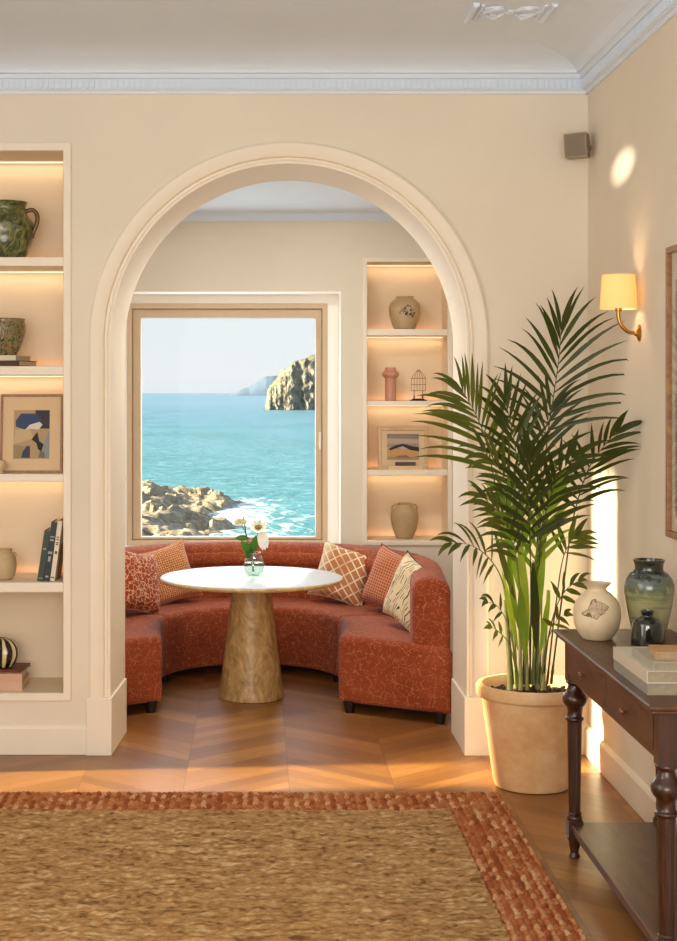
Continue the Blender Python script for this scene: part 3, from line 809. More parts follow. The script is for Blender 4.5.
# ================================================================ CUSHIONS
def cushion(label, c, w, h, th_, yaw, tilt, roll, mat, pipe=None, cat='cushion', grp='scatter cushions on the curved sofa'):
    M = Matrix.Translation(c) @ Matrix.Rotation(R(yaw), 4, 'Z') @ Matrix.Rotation(R(tilt), 4, 'X') @ Matrix.Rotation(R(roll), 4, 'Y')
    N = 22; bm = NB(); g = {}
    def P2(i, j, s):
        u = -1 + 2 * i / N; v_ = -1 + 2 * j / N
        # pinch sides inwards between the corners
        px_ = u * (1 - .13 * (1 - v_ * v_) * abs(u) ** 3); pz_ = v_ * (1 - .13 * (1 - u * u) * abs(v_) ** 3)
        d = ((1 - u ** 4) * (1 - v_ ** 4)) ** .55
        wr = 1 + .10 * mnoise.noise(V((u * 1.7 + c[0] * 9, v_ * 1.7, s * 2)))
        return M @ V((px_ * w / 2, -s * th_ / 2 * d * wr, pz_ * h / 2))
    for s in (1, -1):
        for i in range(N + 1):
            for j in range(N + 1):
                if s == -1 and (i in (0, N) or j in (0, N)): g[i, j, s] = g[i, j, 1]
                else: g[i, j, s] = bm.verts.new(P2(i, j, s))
    uvl = bm.loops.layers.uv.new('UV')
    for s in (1, -1):
        for i in range(N):
            for j in range(N):
                f = bm.faces.new((g[i, j, s], g[i + 1, j, s], g[i + 1, j + 1, s], g[i, j + 1, s]))
                for l, (a, b) in zip(f.loops, ((i, j), (i + 1, j), (i + 1, j + 1), (i, j + 1))): l[uvl].uv = (a / N, b / N)
    t_ = thing('cushion', c, label, cat, None)
    finish('cushion_cover', bm, mat, t_, smooth=180)
    bm = NB()
    e = [(i, 0) for i in range(N)] + [(N, j) for j in range(N)] + [(i, N) for i in range(N, 0, -1)] + [(0, j) for j in range(N, 0, -1)]
    tube(bm, [P2(i, j, 1) for i, j in e] + [P2(0, 0, 1)], .0035, 6)
    finish('piping', bm, pipe or mat, t_, smooth=180)
    return t_
def cmat(name, fn, **k):
    t = NT(name); tc = t.n('TexCoord'); uv = tc.outputs['UV']; c, h = fn(t, uv)
    t.bsdf(color=c, rough=.85, sheen=.2, spec=.2, normal=t.bump(h, .5, .004)); return t.m
def c_maze(t, uv):
    s = t.n('SeparateXYZ', {0: t.n('Mapping', {'Vector': uv, 'Scale': (11, 11, 1)}).outputs[0]})
    vo = t.n('TexVoronoi', {'Vector': uv, 'Scale': 13, 'Randomness': .7}, feature='DISTANCE_TO_EDGE', )
    m = t.math('MULTIPLY', t.math('LESS_THAN', vo.outputs[0], .075), t.math('GREATER_THAN', t.noise(uv, 26, 1).outputs[0], .44))
    return t.mix(m, 'A2411F', 'E0B08A'), m
def c_dot(t, uv):
    vo = t.n('TexVoronoi', {'Vector': uv, 'Scale': 26, 'Randomness': .2})
    m = t.math('LESS_THAN', vo.outputs[0], .42); s = t.n('SeparateXYZ', {0: uv})
    return t.mix(m, 'DCAA78', 'B05A2C'), m
def c_diamond(t, uv):
    s = t.n('SeparateXYZ', {0: uv}); a = t.math('MULTIPLY', t.math('ADD', s.outputs[0], s.outputs[1]), 6.0); b = t.math('MULTIPLY', t.math('SUBTRACT', s.outputs[0], s.outputs[1]), 4.0)
    def ln(q, w): return t.math('LESS_THAN', t.math('ABSOLUTE', t.math('SUBTRACT', t.math('FRACT', t.math('ADD', q, 10.0)), .5)), w)
    m = t.math('MAXIMUM', ln(a, .10), t.math('MULTIPLY', ln(b, .07), 1.0))
    n = t.noise(uv, 2.2, 2); m2 = t.math('MULTIPLY', m, t.ramp(n.outputs[0], [(.3, .3), (.5, 1)]))
    edge = t.ramp(s.outputs[0], [(.1, 1), (.3, 0)])
    b0 = t.mix(edge, 'B97B4C', 'DCC8A4')
    return t.mix(m2, b0, 'F0DFC4'), m2
def c_waffle(t, uv):
    s = t.n('SeparateXYZ', {0: uv}); a = t.math('SINE', t.math('MULTIPLY', s.outputs[0], 130.0)); b = t.math('SINE', t.math('MULTIPLY', s.outputs[1], 130.0))
    h = t.math('MAXIMUM', a, b); m = t.ramp(h, [(.2, 0), (.8, 1)])
    return t.mix(m, '9E4E30', 'D68E68'), h
def c_script(t, uv):
    mp_ = t.n('Mapping', {'Vector': uv, 'Rotation': (0, 0, .3), 'Scale': (6, 4, 1)}).outputs[0]
    w_ = t.n('TexWave', {'Vector': mp_, 'Scale': .9, 'Distortion': 9, 'Detail': 1.5, 'Detail Scale': 1.3}); m = t.ramp(w_.outputs[1], [(.84, 0), (.90, 1)])
    m = t.math('MULTIPLY', m, t.math('GREATER_THAN', t.noise(uv, 7, 1).outputs[0], .46))
    return t.mix(m, 'E2CFA8', '5A4430'), m
MC = [cmat('maze_weave', c_maze), cmat('dotted_weave', c_dot), cmat('diamond_embroidery', c_diamond), cmat('waffle_knit', c_waffle), cmat('script_print_linen', c_script)]
cushion('rust cushion with pale maze pattern at the left end of the sofa', (-.70, 8.50, .575), .40, .37, .15, 58, -15, 13, MC[0], simple('pale_cord', 'D9A884', .8))
cushion('ochre dotted cushion behind the maze patterned one', (-.545, 8.93, .562), .36, .36, .14, 26, -17, -14, MC[1], simple('ochre_cord', 'C98A58', .8))
cushion('ivory cushion with tan diamond lattice, behind the table edge', (.505, 8.93, .562), .36, .34, .14, -24, -16, 13, MC[2], simple('ivory_cord', 'DCC8A4', .8))
cushion('coral waffle knit cushion in the middle of the right three', (.775, 8.52, .572), .37, .35, .16, -44, -16, 13, MC[3])
cushion('cream cushion with dark script print and dark piping at the right end', (.815, 7.97, .575), .35, .37, .14, -60, -15, 16, MC[4], simple('dark_cord', '4A3424', .8))

# ================================================================ ROUND TABLE
TX, TY = (251.5 - VX) * 8.12 / F, 8.12
tb = thing('pedestal_table', (TX, TY, 0), 'round pedestal table with glossy white top and tapered wooden base', 'table')
bm = NB(); lathe(bm, [(.172, 0), (.176, .004), (.175, .014), (.104, .60), (.104, .618)], (TX, TY, 0), 22, M=Matrix.Rotation(R(11), 4, 'Z'))
finish('pedestal', bm, M_TABLEW, tb, smooth=30)
bm = NB(); lathe(bm, smoothprof([(.455, .622), (.482, .626), (.493, .634), (.496, .642), (.493, .648)], 4), (TX, TY, 0), 96); finish('wooden_rim', bm, wood('rim_wood', 'C09A62', 'E6CC98', .35, 4, (3, 3, 3), coat=.3), tb, smooth=40)
t = NT('white_lacquer_top'); v = t.coord(); n = t.noise(v, 2.5, 5, .6, 1.5)
t.bsdf(color=t.mix(t.ramp(n.outputs[0], [(.45, 0), (.6, .4)]), 'CBD4DE', 'BAC5D2'), rough=.3, spec=.28)
bm = NB(); lathe(bm, [(.490, .645), (.492, .649), (.486, .652)], (TX, TY, 0), 96); finish('tabletop', bm, t.m, tb, smooth=40)
# glass vase with flowers
gx, gy, gz = (254 - VX) * 8.17 / F, 8.17, .652
t = NT('clear_glass'); t.surf(t.n('MixShader', {0: t.math('ADD', t.glassfac(1.5), .05), 1: t.n('BsdfTransparent', {0: (.93, .96, .94, 1)}), 2: t.n('BsdfGlossy', {'Roughness': .03})})); M_GLASS = t.m
t = NT('vase_water'); t.surf(t.n('MixShader', {0: t.glassfac(1.2), 1: t.n('BsdfTransparent', {0: (.82, .90, .82, 1)}), 2: t.n('BsdfGlossy', {'Roughness': .03})})); M_WATER = t.m
gv = thing('glass_bud_vase', (gx, gy, gz), 'small round clear glass vase standing on the white table top', 'vase')
bm = NB(); pr = smoothprof([(.034, 0), (.046, .010), (.056, .04), (.056, .065), (.046, .092), (.036, .105), (.038, .125)]); lathe(bm, pr + [(r - .003, z + (.003 if z < .01 else 0)) for r, z in pr[::-1]] + [(0, .003)], (gx, gy, gz), 40); finish('vase_body', bm, M_GLASS, gv, smooth=60)
bm = NB(); lathe(bm, [(0, .004)] + [(max(0, r - .0045), z + (.004 if z < .01 else 0)) for r, z in pr if z < .07] + [(0, .07)], (gx, gy, gz), 32); finish('water', bm, M_WATER, gv, smooth=60)
M_PETAL = simple('cream_petal', 'FBF6E8', .55, var=.05); M_PETALY = simple('pale_yellow_petal', 'DDD3A0', .6); M_CORE = simple('brown_flower_centre', '8A7A34', .8, bscale=200, bumps=.8)
def leafmat(name, c1, c2, tr=.25):
    t = NT(name); v = t.coord(); n = t.noise(v, 6, 3)
    c = t.mix(n.outputs[0], c1, c2); b = t.n('BsdfPrincipled', {'Base Color': c, 'Roughness': .42, 'Specular IOR Level': .4})
    hs = t.n('HueSaturation', {'Value': 1.6, 'Saturation': 1.1, 'Color': c})
    tl = t.n('BsdfTranslucent', {'Color': hs.outputs[0]}); t.surf(t.n('MixShader', {0: tr, 1: b.outputs[0], 2: tl.outputs[0]})); return t.m
M_LEAFD = leafmat('dark_leaf', '2E5218', '4C7A28'); M_STEM = simple('green_stem', '5C7A32', .5)
def Q(x, y, Y=8.17): return P(x, y, Y)
def flat_leaf(bm, p0, p1, wid, nrm, curl=.0, n=8, shape=None, fold=.15):
    """pointed leaf from p0 to p1 with half width wid"""
    p0, p1 = V(p0), V(p1); d = p1 - p0; L = d.length; d.normalize(); s_ = d.cross(nrm).normalized(); nn = s_.cross(d).normalized()
    prev = None
    for i in range(n + 1):
        t_ = i / n; w = wid * (shape(t_) if shape else math.sin(PI * min(1, t_ * .96 + .03)) ** .8)
        c_ = p0 + d * L * t_ + nn * curl * L * math.sin(PI * t_)
        row = (bm.verts.new(c_ - s_ * w + nn * w * fold), bm.verts.new(c_), bm.verts.new(c_ + s_ * w + nn * w * fold))
        if prev:
            bm.faces.new((prev[0], prev[1], row[1], row[0])); bm.faces.new((prev[1], prev[2], row[2], row[1]))
        prev = row
base_p = V((gx, gy, gz + .02))
def stemto(bm, q, r=.0028): tube(bm, smoothprof([base_p + V((random.uniform(-.012, .012), 0, 0)), V((gx, gy, gz + .11)).lerp(q, .15), q], 5), r, 6)
fl = thing('white_flower', base_p, 'cream white flower with greenish brown centre, tallest bloom in the glass vase', 'flower')
q = Q(258.5, 528); bm = NB(); stemto(bm, q); finish('stem', bm, M_STEM, fl, smooth=60)
bm = NB()
for k_ in range(9):
    a = 2 * PI * k_ / 9; flat_leaf(bm, q + V((.008 * math.cos(a), -.004, .006 * math.sin(a))), q + V((.050 * math.cos(a), -.030 + .02 * math.sin(a), .034 * math.sin(a) + .012)), .014, V((0, -1, .6)), -.08, 6)
for k_ in range(4):
    flat_leaf(bm, q + V((.018, -.012, .0)), q + V((.010 + .013 * k_, -.02, -.125 + .012 * abs(k_ - 1.5))), .020, V((0, -1, 0)), .12, 8)
finish('petal', bm, M_PETAL, fl, smooth=180)
bm = NB(); lathe(bm, [(.0, -.01), (.018, -.004), (.024, .006), (.018, .016), (0, .020)], q, 20); finish('flower_centre', bm, M_CORE, fl, smooth=60)
fl = thing('yellow_flower', base_p, 'pale yellow flower on the left of the glass vase', 'flower')
q = Q(240.5, 522.5); bm = NB(); stemto(bm, q, .0022); finish('stem', bm, M_STEM, fl, smooth=60)
bm = NB()
for k_ in range(10):
    a = 2 * PI * k_ / 10; flat_leaf(bm, q, q + V((.040 * math.cos(a), -.012, .020 * math.sin(a) + .004)), .008, V((0, -1, .5)), .05, 5)
finish('petal', bm, M_PETALY, fl, smooth=180)
fl = thing('leafy_stem', base_p, 'dark budding stem with broad dark green leaves in the glass vase', 'stem')
bm = NB(); tube(bm, smoothprof([base_p, Q(251, 560), Q(247, 540), Q(243.5, 517)], 5), [.003] * 11 + [.0035, .004, .0042, .0042, .003], 6); finish('stem', bm, simple('dark_stem', '4A4A2C', .5), fl, smooth=60)
for a, b, w in (((253, 556), (241, 541), .026), ((251, 556), (245, 550), .03), ((249, 538), (235, 538), .017), ((252, 552), (256, 535), .022)):
    bm = NB(); flat_leaf(bm, Q(*a), Q(*b) + V((0, -.02, 0)), w, V((.2, -1, .3)), .08); finish('leaf', bm, M_LEAFD, fl, smooth=180)

# ================================================================ RUG
RX0, RX1, RY0, RY1 = -1.8, .985, 3.0, 6.135
xs = np.linspace(RX0, RX1, 680); ys = np.linspace(RY0, RY1, 470); X, Y = np.meshgrid(xs, ys)
rng = np.random.RandomState(3)
def vnoise(u, v, seed=0):
    r = np.random.RandomState(seed).rand(256, 256); iu = np.floor(u).astype(int); iv = np.floor(v).astype(int); fu = u - iu; fv = v - iv
    fu = fu * fu * (3 - 2 * fu); fv = fv * fv * (3 - 2 * fv); g = lambda a, b: r[a % 256, b % 256]
    return (g(iu, iv) * (1 - fu) + g(iu + 1, iv) * fu) * (1 - fv) + (g(iu, iv + 1) * (1 - fu) + g(iu + 1, iv + 1) * fu) * fv
BW = .235
edge = np.minimum(np.minimum(RX1 - X, X - RX0), np.minimum(RY1 - Y, Y - RY0) * (.235 / .285)); band_ = edge < BW
yy = Y + .006 * (vnoise(X * 8, Y * 3, 1) - .5)
rowb = np.floor(yy / .046); fb = yy / .046 - rowb
slant = np.where(rowb % 2 == 0, 1, -1) * (fb - .5) * .009
hb = .020 * np.sqrt(np.abs(np.sin(np.pi * fb))) * (.45 + .55 * np.sqrt(np.abs(np.sin(np.pi * (X + slant) / .0205)))) * (.8 + .4 * vnoise(X * 40, Y * 25, 5))
yj = Y + .012 * (vnoise(X * 7, Y * 9, 2) - .5) + .006 * (vnoise(X * 22, Y * 22, 3) - .5)
hj = .007 * np.sqrt(np.abs(np.sin(np.pi * yj / .030))) + .009 * vnoise(X * 22, Y * 40, 4) + .008 * vnoise(X * 55, Y * 70, 6) + .006 * vnoise(X * 4, Y * 5, 8)
Z = .006 + np.where(band_, hb, hj)
rim = np.clip(edge / .008, 0, 1); Z = .001 + (Z - .001) * rim
co = np.stack([X, Y, Z], -1).reshape(-1, 3); nx, ny = len(xs), len(ys)
idx = np.arange(nx * ny).reshape(ny, nx); fs = np.stack([idx[:-1, :-1], idx[:-1, 1:], idx[1:, 1:], idx[1:, :-1]], -1).reshape(-1, 4)
me = bpy.data.meshes.new('woven_rug'); me.from_pydata(co.tolist(), [], fs.tolist())
t = NT('woven_jute'); v = t.world(); s = t.n('SeparateXYZ', {0: v}); x, y = s.outputs[0], s.outputs[1]
e = t.math('MINIMUM', t.math('MINIMUM', t.math('SUBTRACT', RX1, x), t.math('SUBTRACT', x, RX0)), t.math('MULTIPLY', t.math('MINIMUM', t.math('SUBTRACT', RY1, y), t.math('SUBTRACT', y, RY0)), .235 / .285))
tn = t.n('Attribute', attribute_name='tone').outputs['Fac']
mb = t.math('LESS_THAN', e, BW); mr = t.math('GREATER_THAN', y, RY1 - .016)
n2 = t.noise(t.n('Mapping', {'Vector': v, 'Scale': (36, 90, 1)}).outputs[0], 1, 5, .75, 2.2); n3 = t.noise(v, 1.6, 3)
q1 = t.math('ADD', t.math('MULTIPLY', tn, .5), t.math('MULTIPLY', n2.outputs[0], .5))
cj = t.ramp(q1, [(.34, '6A4626'), (.43, 'A67C4C'), (.55, 'C0955F'), (.66, 'DCBC8C')]); cj = t.mix(t.math('MULTIPLY', n3.outputs[0], .35), cj, 'B08450')
cb = t.ramp(q1, [(.28, '7A3A1E'), (.45, 'A4582F'), (.6, 'BC7646'), (.74, 'DCB080')])
c = t.mix(mb, cj, cb); c = t.mix(mr, c, 'D6B884')  # pale back binding, with its sunlight put into the colour
t.bsdf(color=c, rough=.9, spec=.15, normal=t.bump(n2.outputs[0], .8, .012))
bead = np.floor((X + slant) / .0205).astype(int); rb_ = rowb.astype(int)
rnd_ = np.random.RandomState(9).rand(512, 512)[bead % 512, rb_ % 512]
toneb = .22 + .50 * rnd_ + .24 * (bead % 2)
tonej = .5 * vnoise(X * 18, Y * 90, 11) + .5 * vnoise(X * 60, Y * 110, 12)
tone = np.where(band_, toneb, tonej).astype(np.float32).ravel()
at_ = me.attributes.new('tone', 'FLOAT', 'POINT'); at_.data.foreach_set('value', tone)
o = finish('woven_rug', me, t.m, loc=((RX0 + RX1) / 2, (RY0 + RY1) / 2, 0), smooth=180); tag(o, 'woven jute rug with a braided rust red border', 'rug')
# ================================================================ PALM
PX, PY = (532.5 - VX) * 6.30 / F, 6.30
palm = thing('potted_palm', (PX, PY, 0), 'tall kentia palm in a large terracotta pot standing in the corner', 'potted plant')
t = NT('pale_terracotta'); v = t.coord(); n = t.noise(v, 5, 5, .65); n2 = t.noise(t.n('Mapping', {'Vector': v, 'Scale': (4, 4, 60)}).outputs[0], 1, 3)
c = t.ramp(n.outputs[0], [(.3, 'C69460'), (.5, 'D5A978'), (.7, 'E2C095')])
t.bsdf(color=c, rough=.8, spec=.2, normal=t.bump(t.math('ADD', n2.outputs[0], n.outputs[0]), .25, .004)); M_TERRA = t.m
pr = [(.148, 0), (.158, .004), (.166, .03), (.212, .365), (.214, .372), (.228, .376), (.235, .386), (.236, .412), (.230, .426), (.222, .430), (.210, .428), (.206, .415), (.205, .36), (.20, .34), (0, .34)]
bm = NB(); lathe(bm, pr, (PX, PY, 0), 72); finish('pot', bm, M_TERRA, palm, smooth=40)
bm = NB()
rr = random.Random(4)
lathe(bm, [(.203, .365), (.15, .378), (.08, .388), (0, .392)], (PX, PY, 0), 24)
for i in range(420):
    a = rr.uniform(0, 2 * PI); r_ = .195 * math.sqrt(rr.random()); s_ = rr.uniform(.005, .013); p = V((PX + r_ * math.cos(a), PY + r_ * math.sin(a), .375 + .02 * (1 - r_ / .2) + rr.uniform(-.002, .008)))
    M = Matrix.Translation(p) @ Matrix.Rotation(rr.uniform(0, 6), 4, V((rr.random(), rr.random(), rr.random() + .01)).normalized()) @ Matrix.Diagonal((1.4, 1, .6, 1))
    bmesh.ops.create_icosphere(bm, subdivisions=1, radius=s_, matrix=M)
so = finish('bark_mulch', bm, simple('bark_soil', '5A3E26', .9, var=.45, scale=60, bumps=.6), palm); so['kind'] = 'stuff'

M_LEAF = [leafmat('palm_leaf_dark', '28330F', '464C1C', .20), leafmat('palm_leaf_mid', '414C1A', '686C2A', .28), leafmat('palm_leaf_light', '5C7A26', '8CA03C', .38), leafmat('palm_leaf_yellow', '7F9A30', 'B0B84A', .42)]
M_RACH = simple('palm_petiole', '7E8C44', .5, var=.15)
M_RACHD = simple('palm_petiole_dark', '4A4A24', .5, var=.15)
def bez(pts, n=10): return [V(p) for p in smoothprof([V(p) for p in pts], n)]
def blade(bm, p0, d, L, w, nrm, droop, n=7, rnd=random):
    """one pinna: starts along d, bends down with gravity"""
    d = d.normalized(); p = V(p0); prev = None; st = L / n; g = V((0, 0, -1))
    for i in range(n + 1):
        t_ = i / n
        ww = w * (.22 + .78 * min(1, t_ / .28)) * (1 - max(0, (t_ - .35) / .65) ** 1.6) + .0003
        s_ = d.cross(nrm)
        if s_.length < .05: s_ = d.cross(V((0, -1, .3)))
        s_.normalize(); nn = s_.cross(d).normalized()
        row = (bm.verts.new(p - s_ * ww + nn * ww * .22), bm.verts.new(p), bm.verts.new(p + s_ * ww + nn * ww * .22))
        if prev:
            bm.faces.new((prev[0], prev[1], row[1], row[0])); bm.faces.new((prev[1], prev[2], row[2], row[1]))
        prev = row; p = p + d * st
        d = (d + g * droop * (.3 + t_ * 1.4) / n).normalized()
rp = random.Random(11)
def frond(pts, s0, npair, LL, LR, mat, w=.0095, droop=.5, aL=(60, 18), aR=(60, 18), nrm=(0, -1, .15), rach=None, r=.0042, jit=.06, tipL=.7, base_len=.85, out=.15):
    """pts: (px, py, Y); LL / LR: pinna length on the left / right side seen from the room"""
    C = bez([P(*p) for p in pts], 10); k_ = len(C)
    rad = [r * (1 - .82 * i / (k_ - 1)) * (1.5 if i < 3 else 1) for i in range(k_)]
    bm = NB(); tube(bm, C, rad, 6)
    f = finish('frond', bm, rach or M_RACH, palm, smooth=60)
    bm = NB(); nrm = V(nrm).normalized()
    cum = [0]
    for a, b in zip(C, C[1:]): cum.append(cum[-1] + (b - a).length)
    tot = cum[-1]
    def at(s):
        q_ = s * tot
        for i in range(k_ - 1):
            if cum[i + 1] >= q_ - 1e-9:
                t_ = (q_ - cum[i]) / max(1e-9, cum[i + 1] - cum[i]); return C[i].lerp(C[i + 1], t_), (C[i + 1] - C[i]).normalized()
        return C[-1], (C[-1] - C[-2]).normalized()
    for i in range(npair):
        u = i / (npair - 1); s = s0 + (1 - s0) * u
        env = (base_len + (1 - base_len) * min(1, u * 3)) * (1 - (1 - tipL) * max(0, (u - .35) / .65) ** 1.3)
        for sg, L0, an in ((1, LR, aR), (-1, LL, aL)):
            if L0 <= 0: continue
            p, d = at(min(1, s + (.5 * (1 - s0) / npair if sg > 0 else 0)))
            side = d.cross(nrm).normalized()
            n2_ = side.cross(d).normalized()
            if n2_.y > 0: n2_ = -n2_
            a = R(an[0] + (an[1] - an[0]) * u + rp.uniform(-4, 4))
            dd = d * math.cos(a) + side * sg * math.sin(a) + n2_ * rp.uniform(-.06, out)
            blade(bm, p, dd, L0 * env * rp.uniform(1 - jit, 1 + jit), w * rp.uniform(.85, 1.15), n2_ + V((rp.uniform(-.35, .35), 0, rp.uniform(-.2, .4))), droop * rp.uniform(.6, 1.4))
    for v_ in bm.verts: v_.co.x = min(v_.co.x, XR - .012 - .01 * abs(v_.co.z - 1.5))
    finish('pinnae', bm, M_LEAF[mat], f, smooth=180)
    return f
B_ = lambda x, y=684, Y=6.30: (x, y, Y)
# A: tallest, upright frond
frond([B_(533), (536, 560, 6.28), (546, 450, 6.22), (553, 400, 6.16), (559, 358, 6.10), (561, 330, 6.06)], .70, 12, .33, .37, 0, .0088, .85, (62, 10), (66, 14), (0, -1, .1), M_RACHD, tipL=.55)
# B: left arching frond
frond([B_(513), (506, 590, 6.26), (497, 500, 6.18), (487, 445, 6.08), (476, 415, 5.98), (463, 392, 5.90)], .69, 12, .43, .29, 1, .0092, .62, (50, 12), (36, 22), (.1, -1, .2), M_RACHD, tipL=.62)
# C: right frond
frond([B_(551), (563, 590, 6.26), (573, 520, 6.16), (588, 470, 6.04), (604, 446, 5.96), (616, 432, 5.92)], .66, 11, .20, .25, 0, .0092, .7, (58, 14), (40, 16), (-.1, -1, .35), M_RACHD, tipL=.6)
# D: centre fronds, dense and dark
frond([B_(524), (523, 580, 6.2), (522, 500, 6.12), (514, 440, 6.05), (506, 404, 6.0)], .66, 11, .26, .24, 0, .0105, .7, (50, 16), (46, 16), (0, -1, .3), M_RACHD)
frond([B_(540), (542, 570, 6.34), (540, 500, 6.40), (544, 440, 6.42), (550, 410, 6.42)], .62, 11, .27, .27, 0, .0105, .8, (54, 20), (54, 20), (0, -1, .3), M_RACHD)
frond([B_(528), (525, 590, 6.2), (518, 520, 6.1), (502, 474, 5.98), (484, 452, 5.9)], .62, 10, .26, .22, 1, .0105, .9, (52, 18), (40, 18), (.1, -1, .5))
frond([B_(535), (538, 600, 6.2), (542, 530, 6.1), (556, 482, 6.0), (572, 458, 5.94)], .62, 10, .20, .26, 0, .0105, .8, (46, 18), (50, 18), (-.1, -1, .5), M_RACHD)
frond([B_(530), (531, 600, 6.2), (530, 540, 6.08), (528, 490, 5.98), (532, 456, 5.92)], .62, 10, .22, .22, 0, .0115, .7, (48, 18), (48, 18), (0, -1, .4), M_RACHD)
frond([B_(526), (521, 600, 6.2), (514, 548, 6.1), (500, 515, 6.0), (484, 498, 5.94)], .62, 9, .24, .16, 1, .0105, 1.0, (42, 16), (34, 16), (.1, -1, .6))
frond([B_(531), (528, 610, 6.22), (523, 560, 6.15), (514, 520, 6.06), (502, 496, 6.0)], .60, 8, .22, .20, 2, .011, .8, (36, 14), (30, 14), (0, -1, .4))
frond([B_(534), (534, 610, 6.22), (536, 560, 6.15), (542, 520, 6.08), (552, 492, 6.04)], .58, 8, .20, .22, 2, .011, .8, (32, 14), (34, 14), (0, -1, .4))
# E: lower left arching frond
frond([B_(517), (510, 620, 6.24), (502, 580, 6.16), (488, 557, 6.08), (470, 545, 5.98), (452, 543, 5.92)], .66, 7, .14, .17, 1, .0105, 1.2, (70, 16), (52, 16), (.1, -1, .6), tipL=.7)
# F: lower right frond
frond([B_(547), (554, 620, 6.26), (561, 568, 6.2), (567, 548, 6.14), (576, 536, 6.08)], .82, 5, .19, .19, 1, .0105, .7, (34, 8), (50, 20), (-.1, -1, .5), M_RACHD)
# G H: small low fronds
frond([B_(519), (514, 650, 6.22), (507, 622, 6.14), (497, 606, 6.08), (488, 602, 6.04)], .78, 3, .09, .09, 1, .010, 1.3, (50, 16), (50, 16), (.1, -1, .6))
frond([B_(519), (514, 660, 6.2), (508, 642, 6.12), (499, 632, 6.06), (492, 627, 6.02)], .78, 3, .10, .07, 2, .010, .6, (50, 16), (50, 16), (.1, -1, .6))
frond([B_(543), (548, 640, 6.2), (556, 608, 6.08), (566, 590, 5.98), (578, 581, 5.92)], .76, 4, .11, .13, 1, .0105, 1.0, (45, 14), (45, 14), (0, -1, .6), M_RACHD)
frond([B_(541), (545, 650, 6.2), (551, 632, 6.1), (557, 620, 6.04), (564, 615, 6.0)], .78, 3, .08, .10, 1, .010, .9, (50, 16), (50, 16), (0, -1, .6))
# broad bright sheathing leaves in the middle
for (a, b, w_, m_) in (((522, 640, 6.22), (508, 540, 6.12), .016, 2), ((528, 640, 6.2), (516, 520, 6.12), .017, 3), ((533, 640, 6.2), (545, 545, 6.1), .017, 2), ((526, 660, 6.18), (520, 585, 6.1), .02, 2), ((536, 650, 6.18), (533, 560, 6.1), .019, 0), ((518, 650, 6.24), (502, 570, 6.16), .013, 3), ((531, 600, 6.2), (549, 500, 6.12), .018, 1), ((522, 600, 6.2), (500, 510, 6.1), .016, 2), ((540, 655, 6.2), (550, 590, 6.14), .013, 2), ((515, 600, 6.2), (494, 530, 6.12), .014, 1), ((538, 630, 6.24), (542, 540, 6.2), .014, 3)):
    bm = NB(); flat_leaf(bm, P(*a), P(*b), w_, V((rp.uniform(-.5, .5), -1, .2)), rp.uniform(-.05, .05), 10)
    finish('young_leaf', bm, M_LEAF[m_], palm, smooth=180)
# pale cane stems
M_CANE = simple('pale_cane', 'A8A25E', .5, var=.3, scale=25, bumps=.3)
for x_, xt, yt, r_ in ((510, 505, 600, .0095), (516, 512, 590, .0085), (521, 519, 560, .008), (532, 534, 580, .008), (537, 539, 560, .0095), (543, 548, 590, .0085), (527, 526, 600, .007)):
    bm = NB(); yo = 6.30 + rp.uniform(-.05, .05)
    C = bez([P(x_, 690, yo), P(x_ * .7 + xt * .3, 655, yo), P(xt, yt, yo)], 8); rr_ = [r_ * (1.25 - .6 * i / 16) * (1.12 if i % 4 == 0 else 1) for i in range(17)]
    tube(bm, C, rr_, 9); finish('cane', bm, M_CANE, palm, smooth=60)

# ================================================================ CONSOLE TABLE
cx0, cx1, cy0, cy1, CT = 1.06, 1.482, 4.06, 5.385, .80
con = thing('console_table', ((cx0 + cx1) / 2, (cy0 + cy1) / 2, 0), 'dark wood console table with turned legs, two drawers and a low shelf', 'console table')
bm = NB()
box(bm, cx0, cx1, cy0, cy1, CT - .016, CT); box(bm, cx0 + .010, cx1 - .003, cy0 + .010, cy1 - .010, CT - .028, CT - .015)
finish('tabletop', bm, M_MAHOG, con, bevel=.006, bseg=3)
ax0, ax1, ay0, ay1 = cx0 + .035, cx1 - .02, cy0 + .035, cy1 - .035; AH = .135; az0 = CT - .028 - AH
LWD = .056
bm = NB(); box(bm, ax0 + .004, ax0 + .022, ay0 + LWD, ay1 - LWD, az0, CT - .027)
box(bm, ax1 - .02, ax1 - .004, ay0 + LWD, ay1 - LWD, az0, CT - .027)
box(bm, ax0 + LWD, ax1 - LWD, ay0 + .004, ay0 + .02, az0, CT - .027); box(bm, ax0 + LWD, ax1 - LWD, ay1 - .02, ay1 - .004, az0, CT - .027)
finish('apron', bm, M_MAHOG, con, bevel=.002)
ym = (ay0 + ay1) / 2
for a, b in ((ay0 + LWD + .012, ym - .008), (ym + .008, ay1 - LWD - .012)):
    bm = NB(); box(bm, ax0 - .003, ax0 + .004, a, b, az0 + .018, CT - .040); d = finish('drawer', bm, M_MAHOG, con, bevel=.002)
    M = Matrix.Translation((ax0 - .003, (a + b) / 2, az0 + .068)) @ Matrix.Rotation(R(-90), 4, 'Y')
    bm = NB(); lathe(bm, [(.006, 0), (.005, .006), (.009, .010), (.011, .016), (.007, .022), (0, .023)], (0, 0, 0), 20, M=M); finish('knob', bm, simple('wood_knob', '6E3E20', .3), d, smooth=60)
SZ = .12
legp = [(.017, 0), (.020, .004), (.014, .018), (.020, .045), (.022, .060), (.026, .066), (.026, .076)]
legp2 = [(.027, 0), (.027, .012), (.022, .018), (.026, .024), (.021, .030), (.021, .034), (.0255, .36), (.0265, .372), (.032, .378), (.032, .386), (.026, .392), (.0245, .41), (.028, .425), (.038, .438), (.043, .455), (.040, .470), (.028, .488), (.023, .505), (.024, .512), (.031, .518), (.031, .524)]
